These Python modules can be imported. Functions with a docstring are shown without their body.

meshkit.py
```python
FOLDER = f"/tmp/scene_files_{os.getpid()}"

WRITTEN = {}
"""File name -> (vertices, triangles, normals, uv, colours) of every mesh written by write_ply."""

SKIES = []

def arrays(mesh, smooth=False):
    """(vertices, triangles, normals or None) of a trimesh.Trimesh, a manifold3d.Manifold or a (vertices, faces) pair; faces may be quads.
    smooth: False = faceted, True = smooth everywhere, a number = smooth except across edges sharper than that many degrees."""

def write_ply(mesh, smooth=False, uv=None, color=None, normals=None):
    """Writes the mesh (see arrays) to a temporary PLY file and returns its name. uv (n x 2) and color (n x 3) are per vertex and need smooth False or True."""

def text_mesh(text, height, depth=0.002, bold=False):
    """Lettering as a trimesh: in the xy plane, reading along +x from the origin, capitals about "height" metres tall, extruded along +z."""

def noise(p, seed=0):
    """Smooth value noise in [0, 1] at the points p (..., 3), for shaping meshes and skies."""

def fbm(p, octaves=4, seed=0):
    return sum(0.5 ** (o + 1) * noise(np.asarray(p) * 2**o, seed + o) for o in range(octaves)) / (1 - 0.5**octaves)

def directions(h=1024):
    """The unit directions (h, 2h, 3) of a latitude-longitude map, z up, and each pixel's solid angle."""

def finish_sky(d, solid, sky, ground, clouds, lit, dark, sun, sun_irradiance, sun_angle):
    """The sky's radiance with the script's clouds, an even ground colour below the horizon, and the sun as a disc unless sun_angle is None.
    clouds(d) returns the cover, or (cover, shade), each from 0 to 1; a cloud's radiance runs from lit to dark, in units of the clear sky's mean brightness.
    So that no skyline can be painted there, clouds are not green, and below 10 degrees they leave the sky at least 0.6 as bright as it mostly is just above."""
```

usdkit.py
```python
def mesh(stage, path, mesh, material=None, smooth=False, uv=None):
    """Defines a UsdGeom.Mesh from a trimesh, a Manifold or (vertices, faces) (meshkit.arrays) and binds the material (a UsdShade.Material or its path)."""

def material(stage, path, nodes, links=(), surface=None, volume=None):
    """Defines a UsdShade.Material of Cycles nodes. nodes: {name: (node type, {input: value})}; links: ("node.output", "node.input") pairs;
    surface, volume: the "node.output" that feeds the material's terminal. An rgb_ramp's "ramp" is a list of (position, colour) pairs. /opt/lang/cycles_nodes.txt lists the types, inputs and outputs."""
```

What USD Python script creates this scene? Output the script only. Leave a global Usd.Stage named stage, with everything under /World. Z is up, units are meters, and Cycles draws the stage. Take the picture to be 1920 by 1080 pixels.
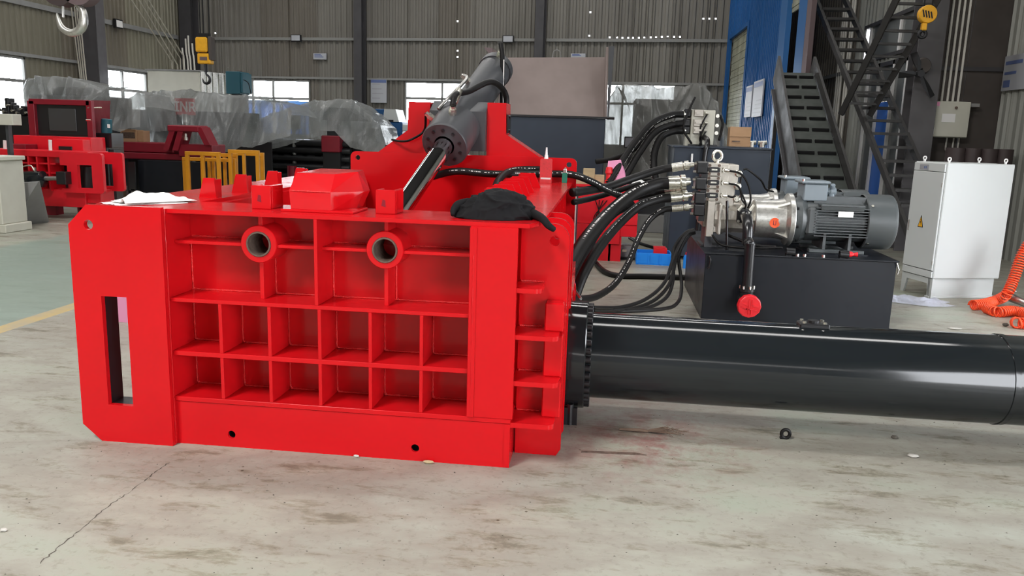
import math, random
import numpy as np
import trimesh
import usdkit, meshkit
from pxr import Usd, UsdGeom, UsdLux, UsdShade, Gf, Sdf, Vt
from shapely.geometry import Polygon, Point, box as sbox
from shapely.ops import unary_union

stage = Usd.Stage.CreateInMemory()
UsdGeom.SetStageUpAxis(stage, UsdGeom.Tokens.z)
UsdGeom.SetStageMetersPerUnit(stage, 1.0)
world = UsdGeom.Xform.Define(stage, '/World')
stage.SetDefaultPrim(world.GetPrim())

# ------------------------------------------------------------------ camera
cam = UsdGeom.Camera.Define(stage, '/World/camera')
cam.CreateHorizontalApertureAttr(36.0)
cam.CreateFocalLengthAttr(36.0 * 1518.4 / 1920.0)
cam.CreateFStopAttr(0.0)
YAW, PITCH, ROLL = -0.112125, 0.191311, 0.030010
fwd = np.array([math.sin(YAW) * math.cos(PITCH), math.cos(YAW) * math.cos(PITCH), -math.sin(PITCH)])
rgt = np.array([math.cos(YAW), -math.sin(YAW), 0.0]); upv = np.cross(rgt, fwd)
r2 = math.cos(ROLL) * rgt + math.sin(ROLL) * upv
u2 = -math.sin(ROLL) * rgt + math.cos(ROLL) * upv
cam.AddTransformOp().Set(Gf.Matrix4d(*r2, 0, *u2, 0, *(-fwd), 0, 2.6009, -3.6594, 1.62, 1))
cam.CreateExposureAttr(0.27)

SKYL, DOORL, SIDEL, FRONTL, FDOORL = 8.4, 1.5, 1.2, 1.8, .25
# ------------------------------------------------------------------ light: overcast sky through windows, skylights and doors
sky = UsdLux.DomeLight.Define(stage, '/World/sky')
sky.CreateIntensityAttr(1.0)
sky.CreateColorAttr(Gf.Vec3f(2.6, 2.7, 2.85))

def area(name, centre, look, w, h, power, col=(1, 1, 1)):
    l = UsdLux.RectLight.Define(stage, '/World/' + name)
    l.CreateWidthAttr(w); l.CreateHeightAttr(h)
    l.CreateIntensityAttr(power); l.CreateColorAttr(Gf.Vec3f(*col))
    z = -np.array(look, float); z /= np.linalg.norm(z)
    a = np.array([0, 0, 1.0]) if abs(z[2]) < .9 else np.array([0, 1.0, 0])
    x = np.cross(a, z); x /= np.linalg.norm(x); y = np.cross(z, x)
    l.AddTransformOp().Set(Gf.Matrix4d(*x, 0, *y, 0, *z, 0, *centre, 1))
    return l

DAY = (1.0, 0.985, 0.96)
area('skylight', (-2.0, 3.0, 8.85), (0, 0, -1), 20.0, 1.0, SKYL, DAY)
area('skylight_001', (-2.0, 11.0, 8.85), (0, 0, -1), 20.0, 1.0, SKYL, DAY)
area('skylight_002', (-2.0, 19.0, 8.85), (0, 0, -1), 20.0, 1.0, SKYL, DAY)
area('skylight_003', (-1.9, -5.9, 8.85), (0, 0, -1), 1.6, 4.4, SKYL * 6.5, DAY)
area('door_daylight', (8.3, -7.0, 2.3), (-1, 0, 0), 7.0, 4.5, DOORL, (1.0, 0.99, 1.0))
area('side_door_daylight', (8.3, 2.2, 1.5), (-1, 0, 0), 2.4, 2.8, SIDEL, (.98, 0.99, 1.03))
area('front_window_daylight', (-1.0, -13.8, 4.3), (0, 1, 0), 20.0, .8, FRONTL, DAY)
area('front_door_daylight', (-3.0, -13.75, 1.9), (0, 1, 0), 6.0, 3.8, FDOORL, DAY)

# ------------------------------------------------------------------ materials
def mat(name, col, rough=.5, metal=0., vary=.0, scale=3., bump=0., bscale=40., coat=0., spec=.5, col2=None, stretch=(1, 1, 1), emit=None):
    n = {'p': ('principled_bsdf', {'base_color': col, 'roughness': rough, 'metallic': metal, 'specular_ior_level': spec, 'coat_weight': coat, 'coat_roughness': .12})}
    l = []
    if vary or bump or col2:
        n['g'] = ('texture_coordinate', {}); n['m'] = ('mapping', {'scale': stretch})
        l += [('g.object', 'm.vector')]
    if vary or col2:
        c2 = col2 or tuple(min(1, c * (1 - vary)) for c in col)
        n['n'] = ('noise_texture', {'scale': scale, 'detail': 5., 'roughness': .6})
        n['r'] = ('rgb_ramp', {'ramp': [(.3, col), (.7, c2)]})
        n['mr'] = ('map_range', {'from_min': .3, 'from_max': .7, 'to_min': max(.02, rough * .85), 'to_max': min(1, rough * 1.25)})
        l += [('m.vector', 'n.vector'), ('n.fac', 'r.fac'), ('r.color', 'p.base_color'), ('n.fac', 'mr.value'), ('mr.result', 'p.roughness')]
    if bump:
        n['bn'] = ('noise_texture', {'scale': bscale, 'detail': 3.})
        n['b'] = ('bump', {'strength': bump, 'distance': .01})
        l += [('m.vector', 'bn.vector'), ('bn.fac', 'b.height'), ('b.normal', 'p.normal')]
    if emit:
        n['p'][1]['emission_color'] = emit[0]; n['p'][1]['emission_strength'] = emit[1]
    return usdkit.material(stage, '/World/Looks/' + name, n, l, surface='p.BSDF')

def srgb(r, g, b):
    f = lambda c: c / 12.92 if c <= .04045 else ((c + .055) / 1.055) ** 2.4
    return tuple(f(x / 255.) for x in (r, g, b))

M = {}
M['red'] = mat('red_paint', (.57, .006, .010), .16, vary=.10, scale=2.5, bump=.035, bscale=14., spec=.27)
M['far_red'] = mat('bright_red_paint', (.74, .008, .02), .38, vary=.1)
M['maroon'] = mat('maroon_paint', (.22, .006, .018), .42, vary=.15)
M['weld'] = mat('red_weld', (.74, .03, .03), .24, bump=.7, bscale=160.)
M['cyl'] = mat('dark_grey_gloss', (.013, .016, .018), .10, vary=.12, scale=4., coat=.12, stretch=(.12, 1, 1))
M['anth'] = mat('anthracite_paint', (.045, .047, .052), .42, vary=.1)
M['barrel'] = mat('grey_barrel_paint', (.050, .052, .057), .38, vary=.12)
M['chrome'] = mat('chrome', (.80, .81, .83), .06, metal=1.)
M['steel'] = mat('bare_steel', (.52, .51, .49), .32, metal=1., vary=.25, scale=20.)
M['bushing'] = mat('rusty_bushing', (.16, .11, .085), .6, metal=.2, vary=.5, scale=30.)
M['zinc'] = mat('zinc_fitting', (.78, .76, .68), .28, metal=1., vary=.12, scale=60.)
M['nickel'] = mat('nickel_block', (.50, .465, .41), .38, metal=.7, vary=.15, scale=25., bump=.05)
M['alu'] = mat('cast_aluminium', (.66, .65, .61), .33, metal=.85, vary=.1, scale=30., bump=.08, bscale=120.)
M['black'] = mat('black_paint', (.010, .010, .012), .30, coat=.3)
M['bolt'] = mat('black_bolt', (.022, .022, .024), .38, metal=.4)
M['rubber'] = mat('black_rubber_hose', (.009, .0085, .0085), .45, spec=.2)
M['print'] = mat('white_print', (.62, .60, .58), .6)
M['tank'] = mat('tank_blue_grey', (.011, .013, .018), .36, vary=.15, scale=3., spec=.3)
M['slate'] = mat('slate_blue_paint', (.034, .044, .062), .45, vary=.12, spec=.3)
M['motor'] = mat('motor_grey', (.078, .088, .091), .36, vary=.08)
M['motor_light'] = mat('motor_box_grey', (.20, .24, .27), .36)
M['white'] = mat('white_cabinet', (.54, .56, .555), .38)
M['beige'] = mat('beige_cabinet', (.56, .55, .47), .45, vary=.1)
M['plate_grey'] = mat('grey_tag', (.30, .30, .32), .5)
M['yellow'] = mat('yellow_paint', (.72, .30, .012), .42, vary=.12)
M['hook_yellow'] = mat('hook_yellow', (.85, .42, .015), .45, vary=.2, scale=8.)
M['orange'] = mat('orange_plastic', (.90, .085, .02), .35)
M['sticker'] = mat('orange_sticker', (.90, .10, .015), .5)
M['blue_plastic'] = mat('blue_plastic', (.015, .27, .90), .4)
M['blue_wall'] = mat('blue_sheet', (.009, .085, .27), .55, vary=.2, scale=1., spec=.2)
M['blue_mach'] = mat('blue_machine', (.006, .075, .22), .4)
M['blue_panel'] = mat('blue_panel', (.02, .14, .55), .5)
M['teal'] = mat('teal_paint', (.012, .085, .115), .5)
M['card'] = mat('cardboard', (.42, .255, .14), .8, vary=.12)
M['wood'] = mat('raw_wood', (.50, .38, .22), .7, vary=.25, stretch=(1, 6, 6))
M['paper'] = mat('paper', (.84, .84, .82), .8)
M['cloth'] = mat('black_cloth', (.010, .010, .011), .85, spec=.15)
M['matte'] = mat('matte_black', (.010, .010, .010), .9, spec=.1)
M['blue_post'] = mat('blue_post', (.012, .105, .30), .5)
M['taupe'] = mat('taupe_primer', (.235, .185, .17), .6, vary=.1)
M['concrete_grey'] = mat('grey_steel_sheet', (.26, .26, .255), .55, vary=.15)
M['rail'] = mat('girt_steel', (.20, .20, .19), .55)
M['column'] = mat('column_paint', (.048, .046, .050), .6, vary=.15)
M['col_light'] = mat('column_paint_light', (.105, .10, .105), .6, vary=.15)
M['rope'] = mat('rope', (.42, .39, .33), .8)
M['pipe_white'] = mat('white_conduit', (.66, .64, .58), .5)
M['rust_red'] = mat('red_cap', (.78, .02, .03), .35)
M['green'] = mat('green_plastic', (.01, .16, .10), .4)
M['bottle'] = mat('red_bottle', (.62, .045, .05), .35, vary=.3, scale=60.)
M['white_plastic'] = mat('white_plastic', (.80, .79, .78), .4)
M['belt'] = mat('green_belt', (.040, .048, .040), .6, vary=.3, scale=3.)
M['stair'] = mat('dark_stair_steel', (.040, .038, .037), .55, vary=.2)
M['brown'] = mat('brown_panel', (.075, .062, .055), .65, vary=.3, scale=1.5)
M['dark_tube'] = mat('dark_tube', (.05, .035, .035), .5)
M['screen'] = mat('dark_screen', (.045, .05, .05), .25)
M['screen_pane'] = mat('office_glass', (.20, .21, .205), .15, vary=.3, scale=1.)
M['dust'] = mat('debris_dark', (.085, .075, .06), .8)
M['debris'] = mat('debris_pale', (.50, .48, .44), .7)
M['straw'] = mat('straw_twig', (.12, .08, .055), .8)
M['marking'] = mat('yellow_floor_paint', (.50, .36, .13), .6, col2=(.36, .32, .24), scale=3.)
M['pink'] = mat('pink_film', (.80, .32, .52), .5)
M['sign_blue'] = mat('sign_blue', (.10, .14, .30), .5)
M['sign_pale'] = mat('sign_pale', (.38, .39, .42), .5)
M['wood_trim'] = mat('purple_brown_steel', (.13, .09, .095), .6)
M['shutter'] = mat('roller_shutter', (.36, .36, .27), .5, col2=(.17, .17, .12), scale=2.2)
for i, c in enumerate([(.165, .155, .135), (.185, .175, .152), (.142, .127, .105)]):
    M['sheet%d' % i] = mat('wall_sheet_%s' % 'abc'[i], c, .55, vary=.22, scale=.8, stretch=(1, 1, .25))
for i, c in enumerate([(.20, .185, .135), (.235, .22, .165), (.155, .135, .10)]):
    M['olive%d' % i] = mat('left_wall_sheet_%s' % 'abc'[i], c, .55, vary=.22, scale=.8, stretch=(1, 1, .25))
for i, c in enumerate([(.30, .305, .275), (.36, .365, .33)]):
    M['pale%d' % i] = mat('right_wall_sheet_%s' % 'ab'[i], c, .5, vary=.2, scale=.8, stretch=(1, 1, .25))

# clear window pane, milky plastic film
M['pane'] = usdkit.material(stage, '/World/Looks/window_glass', {
    't': ('transparent_bsdf', {'color': (.93, .95, .95)}), 'g': ('glossy_bsdf', {'roughness': .03}), 'f': ('fresnel', {'IOR': 1.35}), 'x': ('mix_closure', {})},
    [('f.fac', 'x.fac'), ('t.BSDF', 'x.closure1'), ('g.BSDF', 'x.closure2')], surface='x.closure')
def film(name, col, clear, rough=.28, bump=.5, glow=.3):
    return usdkit.material(stage, '/World/Looks/' + name, {
        'c': ('texture_coordinate', {}), 'm': ('mapping', {'scale': (4.2, 1.2, 1.0), 'rotation': (0, .35, 0)}), 'n': ('noise_texture', {'scale': 2.2, 'detail': 5., 'roughness': .6, 'distortion': .5}), 'mr': ('map_range', {'from_min': .35, 'from_max': .65, 'to_min': max(0, clear - .09), 'to_max': min(1, clear + .09)}),
        'b': ('bump', {'strength': bump, 'distance': .05}), 't': ('transparent_bsdf', {'color': (.9, .91, .9)}), 'tl': ('translucent_bsdf', {'color': tuple(min(1, c * 1.3) for c in col)}), 'y': ('mix_closure', {'fac': glow}),
        'p': ('principled_bsdf', {'base_color': col, 'roughness': rough, 'specular_ior_level': .8}), 'x': ('mix_closure', {})},
        [('c.object', 'm.vector'), ('m.vector', 'n.vector'), ('n.fac', 'mr.value'), ('mr.result', 'x.fac'), ('n.fac', 'b.height'), ('b.normal', 'p.normal'), ('p.BSDF', 'y.closure1'), ('tl.BSDF', 'y.closure2'), ('y.closure', 'x.closure1'), ('t.BSDF', 'x.closure2')], surface='x.closure')
M['film'] = film('milky_plastic_film', (.36, .37, .365), .42, .20, .35)
M['film_dense'] = film('grey_plastic_film', (.25, .25, .235), .25, .22, .6)
M['film_blue'] = film('thin_floor_film', (.72, .74, .88), .30)

# concrete floor: warm grey cement with greenish worn paint, stains, specks and red overspray beside the baler
M['floor'] = usdkit.material(stage, '/World/Looks/concrete_floor', {
    'g': ('geometry', {}), 's': ('mapping', {'scale': (.8, 1.7, 1)}),
    'n1': ('noise_texture', {'scale': .9, 'detail': 7., 'roughness': .62}),
    'r1': ('rgb_ramp', {'ramp': [(.34, (.325, .355, .285)), (.46, (.335, .330, .278)), (.54, (.285, .268, .226)), (.66, (.345, .350, .300))]}),
    's2': ('mapping', {'scale': (.62, 1.9, 1), 'rotation': (0, 0, .12)}),
    'n2': ('noise_texture', {'scale': 3.6, 'detail': 8., 'roughness': .74, 'distortion': .25}),
    'r2': ('rgb_ramp', {'ramp': [(.0, (1, 1, 1)), (.54, (1, 1, 1)), (.59, (.80, .77, .71)), (.64, (.55, .53, .47)), (.72, (.40, .38, .34))]}),
    'mx': ('mix_color', {'blend_type': 'multiply', 'fac': .9}),
    'n3': ('noise_texture', {'scale': 22., 'detail': 4., 'roughness': .7}),
    'r3': ('rgb_ramp', {'ramp': [(.30, (.72, .70, .66)), (.46, (1, 1, 1)), (.62, (1, 1, 1)), (.74, (1.0, 1.0, .98))]}),
    'm3': ('mix_color', {'blend_type': 'multiply', 'fac': .75}),
    'v': ('voronoi_texture', {'scale': 9., 'randomness': 1.}), 'vr': ('rgb_ramp', {'ramp': [(.0, (.25, .23, .2)), (.055, (.35, .33, .28)), (.075, (1, 1, 1))]}),
    'n4': ('noise_texture', {'scale': 1.3, 'detail': 2.}), 'r4': ('rgb_ramp', {'ramp': [(.50, (0, 0, 0)), (.60, (1, 1, 1))]}), 'm4': ('mix_color', {'blend_type': 'multiply'}),
    'xyz': ('separate_xyz', {}), 'nx': ('noise_texture', {'scale': 2., 'detail': 3.}), 'ad': ('math', {'math_type': 'multiply_add', 'value2': .5}),
    'gr': ('map_range', {'from_min': -1.65, 'from_max': -1.85, 'to_min': 0., 'to_max': .78, 'clamp': True}),
    'gr2': ('map_range', {'from_min': -4.75, 'from_max': -4.55, 'to_min': 0., 'to_max': 1., 'clamp': True}), 'gm': ('math', {'math_type': 'multiply'}),
    'mg': ('mix_color', {'b': (.215, .285, .245)}),
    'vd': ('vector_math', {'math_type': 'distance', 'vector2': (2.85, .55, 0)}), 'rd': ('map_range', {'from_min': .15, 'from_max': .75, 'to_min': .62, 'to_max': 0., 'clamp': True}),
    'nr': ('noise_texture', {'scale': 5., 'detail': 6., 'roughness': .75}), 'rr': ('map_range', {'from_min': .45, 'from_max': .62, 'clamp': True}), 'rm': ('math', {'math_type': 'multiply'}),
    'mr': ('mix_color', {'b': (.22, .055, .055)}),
    'ro': ('map_range', {'from_min': .3, 'from_max': .7, 'to_min': .34, 'to_max': .62}),
    'b': ('bump', {'strength': .12, 'distance': .01}),
    'p': ('principled_bsdf', {'specular_ior_level': .38})},
    [('g.position', 's.vector'), ('s.vector', 'n1.vector'), ('n1.fac', 'r1.fac'), ('g.position', 's2.vector'), ('s2.vector', 'n2.vector'), ('n2.fac', 'r2.fac'), ('r1.color', 'mx.a'), ('r2.color', 'mx.b'),
     ('g.position', 'n3.vector'), ('n3.fac', 'r3.fac'), ('mx.result', 'm3.a'), ('r3.color', 'm3.b'), ('g.position', 'v.vector'), ('v.distance', 'vr.fac'), ('g.position', 'n4.vector'), ('n4.fac', 'r4.fac'),
     ('m3.result', 'm4.a'), ('vr.color', 'm4.b'), ('r4.color', 'm4.fac'),
     ('g.position', 'xyz.vector'), ('g.position', 'nx.vector'), ('nx.fac', 'ad.value1'), ('xyz.x', 'ad.value3'), ('ad.value', 'gr.value'), ('ad.value', 'gr2.value'), ('gr.result', 'gm.value1'), ('gr2.result', 'gm.value2'),
     ('m4.result', 'mg.a'), ('gm.value', 'mg.fac'), ('g.position', 'vd.vector1'), ('vd.value', 'rd.value'), ('g.position', 'nr.vector'), ('nr.fac', 'rr.value'), ('rd.result', 'rm.value1'), ('rr.result', 'rm.value2'),
     ('mg.result', 'mr.a'), ('rm.value', 'mr.fac'), ('mr.result', 'p.base_color'), ('n1.fac', 'ro.value'), ('ro.result', 'p.roughness'), ('n3.fac', 'b.height'), ('b.normal', 'p.normal')], surface='p.BSDF')

# ------------------------------------------------------------------ mesh helpers
class MB:
    """collects solids into one mesh"""
    def __init__(self): self.v, self.f, self.n = [], [], 0
    def add(self, v, f):
        v = np.asarray(v, float); f = np.asarray(f, int)
        if f.ndim == 2 and f.shape[1] == 4: f = np.vstack([f[:, [0, 1, 2]], f[:, [0, 2, 3]]])
        self.v.append(v); self.f.append(f + self.n); self.n += len(v); return self
    def tm(self, m): return self.add(m.vertices, m.faces)
    def box(self, x0, x1, y0, y1, z0, z1, c=0.0):
        x0, x1 = min(x0, x1), max(x0, x1); y0, y1 = min(y0, y1), max(y0, y1); z0, z1 = min(z0, z1), max(z0, z1)
        if c <= 0:
            v = [(x, y, z) for x in (x0, x1) for y in (y0, y1) for z in (z0, z1)]
            return self.add(v, [(0, 1, 3, 2), (4, 6, 7, 5), (0, 4, 5, 1), (2, 3, 7, 6), (0, 2, 6, 4), (1, 5, 7, 3)])
        c = min(c, (x1 - x0) * .45, (y1 - y0) * .45, (z1 - z0) * .45)
        p = []
        for sx in (0, 1):
            for sy in (0, 1):
                for sz in (0, 1):
                    X, Y, Z = (x0, x1)[sx], (y0, y1)[sy], (z0, z1)[sz]
                    dx, dy, dz = (c, -c)[sx], (c, -c)[sy], (c, -c)[sz]
                    p += [(X, Y + dy, Z + dz), (X + dx, Y, Z + dz), (X + dx, Y + dy, Z)]
        return self.hull(p)
    def hull(self, pts):
        return self.tm(trimesh.convex.convex_hull(np.asarray(pts, float)))
    def prism(self, poly, axis, a, b):
        """extrudes a shapely polygon (u, w) along an axis: y -> (u, ., w), x -> (., u, w), z -> (u, w, .)"""
        if not isinstance(poly, Polygon): poly = Polygon(poly)
        m = trimesh.creation.extrude_polygon(poly, abs(b - a), engine='earcut')
        v = np.array(m.vertices); t = v[:, 2] + min(a, b); f = np.array(m.faces)
        if axis == 'z': w = np.c_[v[:, 0], v[:, 1], t]
        elif axis == 'y': w = np.c_[v[:, 0], t, v[:, 1]]; f = f[:, ::-1]
        else: w = np.c_[t, v[:, 0], v[:, 1]]
        return self.add(w, f)
    def tube(self, pts, r, sides=10, cap=True):
        p = np.asarray(pts, float); n = len(p)
        r = np.broadcast_to(np.asarray(r, float), (n,))
        t = np.gradient(p, axis=0); t /= np.linalg.norm(t, axis=1, keepdims=True) + 1e-12
        a = np.array([0, 0, 1.0]) if abs(t[0, 2]) < .9 else np.array([1.0, 0, 0])
        x = np.cross(a, t[0]); x /= np.linalg.norm(x); X = [x]
        for i in range(1, n):
            x = X[-1] - t[i] * np.dot(X[-1], t[i]); x /= np.linalg.norm(x) + 1e-12; X.append(x)
        X = np.array(X); Y = np.cross(t, X)
        ang = np.arange(sides) * 2 * np.pi / sides
        v = p[:, None] + r[:, None, None] * (np.cos(ang)[None, :, None] * X[:, None] + np.sin(ang)[None, :, None] * Y[:, None])
        i, j = np.meshgrid(np.arange(n - 1), np.arange(sides), indexing='ij')
        q = np.stack([i * sides + j, i * sides + (j + 1) % sides, (i + 1) * sides + (j + 1) % sides, (i + 1) * sides + j], -1).reshape(-1, 4)
        f = np.vstack([q[:, [0, 1, 2]], q[:, [0, 2, 3]]]); v = v.reshape(-1, 3)
        if cap:
            k = len(v); v = np.vstack([v, p[0], p[-1]])
            s = np.arange(sides); e = (n - 1) * sides
            f = np.vstack([f, np.c_[np.full(sides, k), (s + 1) % sides, s], np.c_[np.full(sides, k + 1), e + s, e + (s + 1) % sides]])
        return self.add(v, f)
    def cyl(self, a, b, r, sides=24, r2=None):
        return self.tube([a, b], [r, r if r2 is None else r2], sides)
    def lathe(self, a, b, prof, sides=40):
        """revolves prof = [(distance along a->b, radius)] around the axis"""
        a = np.asarray(a, float); d = np.asarray(b, float) - a; d /= np.linalg.norm(d)
        h = np.array([0, 0, 1.0]) if abs(d[2]) < .9 else np.array([1.0, 0, 0])
        x = np.cross(h, d); x /= np.linalg.norm(x); y = np.cross(d, x)
        ang = np.arange(sides) * 2 * np.pi / sides
        ring = np.cos(ang)[:, None] * x + np.sin(ang)[:, None] * y
        v = np.vstack([a + d * t + ring * max(r, 1e-5) for t, r in prof])
        n = len(prof)
        i, j = np.meshgrid(np.arange(n - 1), np.arange(sides), indexing='ij')
        q = np.stack([i * sides + j, i * sides + (j + 1) % sides, (i + 1) * sides + (j + 1) % sides, (i + 1) * sides + j], -1).reshape(-1, 4)
        return self.add(v, q)
    def bar(self, a, b, w, h, up=(0, 0, 1)):
        """rectangular bar from a to b: w sideways, h along up"""
        a, b = np.asarray(a, float), np.asarray(b, float); d = (b - a) / np.linalg.norm(b - a)
        s = np.cross(d, up); s /= np.linalg.norm(s); u = np.cross(s, d)
        v = [e + s * i * w / 2 + u * j * h / 2 for e in (a, b) for i in (-1, 1) for j in (-1, 1)]
        return self.add(v, [(0, 1, 3, 2), (4, 6, 7, 5), (0, 4, 5, 1), (2, 3, 7, 6), (0, 2, 6, 4), (1, 5, 7, 3)])
    def xf(self, m):
        for k in range(len(self.v)):
            self.v[k] = self.v[k] @ np.asarray(m)[:3, :3].T + np.asarray(m)[:3, 3]
        return self
    def arrays(self): return np.vstack(self.v), np.vstack(self.f)

USED = {}
def path_for(name, parent):
    base = (parent.GetPath().pathString if parent is not None else '/World') + '/' + name
    k = USED.get(base, 0); USED[base] = k + 1
    return base if k == 0 else '%s_%03d' % (base, k)
def meta(prim, label=None, cat=None, group=None, kind=None):
    for k, v in (('label', label), ('category', cat), ('group', group), ('kind', kind)):
        if v: prim.SetCustomDataByKey(k, v)
    return prim
def thing(name, label, cat, loc=(0, 0, 0), rz=0., group=None, kind=None):
    x = UsdGeom.Xform.Define(stage, path_for(name, None))
    x.AddTranslateOp().Set(Gf.Vec3d(*map(float, loc)))
    if rz: x.AddRotateZOp().Set(float(rz))
    return meta(x.GetPrim(), label, cat, group, kind)
def part(name, mb, m, parent, smooth=False, label=None, kind=None):
    v, f = mb.arrays()
    p = usdkit.mesh(stage, path_for(name, parent), trimesh.Trimesh(v, f, process=False) if not smooth else trimesh.Trimesh(v, f, process=True), M[m] if isinstance(m, str) else m, smooth=smooth).GetPrim()
    return meta(p, label, None, None, kind)
def solo(name, mb, m, label, cat, smooth=False, group=None, kind=None):
    return meta(part(name, mb, m, None, smooth), label, cat, group, kind)
def struct(name, mb, m, label=None, smooth=False):
    return meta(part(name, mb, m, None, smooth), label, None, None, 'structure')
def copy(src, name, label, loc, rz=0., group=None):
    r = thing(name, label, src.GetCustomDataByKey('category'), loc, rz, group)
    r.GetReferences().AddInternalReference(src.GetPath()); r.SetInstanceable(True)
    return r
def curve(pts, n=24):
    """Catmull-Rom through the points"""
    p = np.asarray(pts, float); p = np.vstack([2 * p[0] - p[1], p, 2 * p[-1] - p[-2]]); out = []
    for i in range(1, len(p) - 2):
        t = np.linspace(0, 1, n, endpoint=False)[:, None]
        a, b, c, d = p[i - 1], p[i], p[i + 1], p[i + 2]
        out.append(.5 * (2 * b + (c - a) * t + (2 * a - 5 * b + 4 * c - d) * t ** 2 + (3 * b - a - 3 * c + d) * t ** 3))
    return np.vstack(out + [p[-2][None]])
def rrect(x0, x1, z0, z1, r, corners='abcd', n=6):
    """rectangle with round corners: a = low x low z, b = high x low z, c = high x high z, d = low x high z"""
    out = []
    for k, (cx, cz, a0) in zip('abcd', ((x0 + r, z0 + r, 180), (x1 - r, z0 + r, 270), (x1 - r, z1 - r, 0), (x0 + r, z1 - r, 90))):
        if k in corners: out += [(cx + r * math.cos(math.radians(a0 + 90 * t / n)), cz + r * math.sin(math.radians(a0 + 90 * t / n))) for t in range(n + 1)]
        else: out.append(((x0, z0), (x1, z0), (x1, z1), (x0, z1))['abcd'.index(k)])
    return Polygon(out)
def holed(poly, *holes):
    for x, z, r in holes: poly = poly.difference(Point(x, z).buffer(r, 12))
    return poly

# ------------------------------------------------------------------ the hall
random.seed(4)
def W(u, d, z):
    """back wall frame: u along the wall, d in front of it"""
    t = math.radians(6.5)
    return (2.6 + u * math.cos(t) - d * math.sin(t), 22.3 - u * math.sin(t) - d * math.cos(t), z)
XL = -12.28
def LW(s, d, z): return (XL + d, s, z)
def sheet(place, s0, s1, z0, z1, pitch=.2, depth=.035):
    """one corrugated sheet"""
    s = [s0]; d = [0.0]; k0 = int(math.floor(s0 / pitch)); k1 = int(math.ceil(s1 / pitch))
    for k in range(k0, k1 + 1):
        for t, h in ((.0, 0), (.36, 0), (.5, 1), (.86, 1)):
            q = (k + t) * pitch
            if s0 < q < s1: s.append(q); d.append(h * depth)
    s.append(s1); d.append(0.0)
    v = [place(a, b, z) for z in (z0, z1) for a, b in zip(s, d)]
    n = len(s)
    return MB().add(v, [(i, i + 1, n + i + 1, n + i) for i in range(n - 1)])
def corrugated(parent, place, s0, s1, z0, z1, openings, mats, width=1.05, name='wall_sheet'):
    """a wall of sheets around window openings (s0, s1, z0, z1)"""
    k = 0; s = s0
    while s < s1 - 1e-6:
        e = min(s + width, s1); m = mats[random.randrange(len(mats))]
        cuts = sorted({s, e, *[c for o in openings for c in o[:2] if s < c < e]})
        for a, b in zip(cuts[:-1], cuts[1:]):
            spans = [(z0, z1)]
            for o in openings:
                if o[0] <= a + 1e-6 and o[1] >= b - 1e-6:
                    spans = [t for q0, q1 in spans for t in ((q0, min(q1, o[2])), (max(q0, o[3]), q1)) if t[1] - t[0] > .001]
            for q0, q1 in spans:
                if q1 - q0 > .02: part(name, sheet(place, a, b, q0, q1), m, parent)
        s = e
floor = struct('floor', MB().box(-14, 13, -15, 27, -.15, 0), 'floor', 'worn grey concrete hall floor with oil stains')
ceiling = struct('ceiling', MB().box(-14, 13, -15, 27, 9.0, 9.15), 'column', 'dark hall roof deck')

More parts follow.
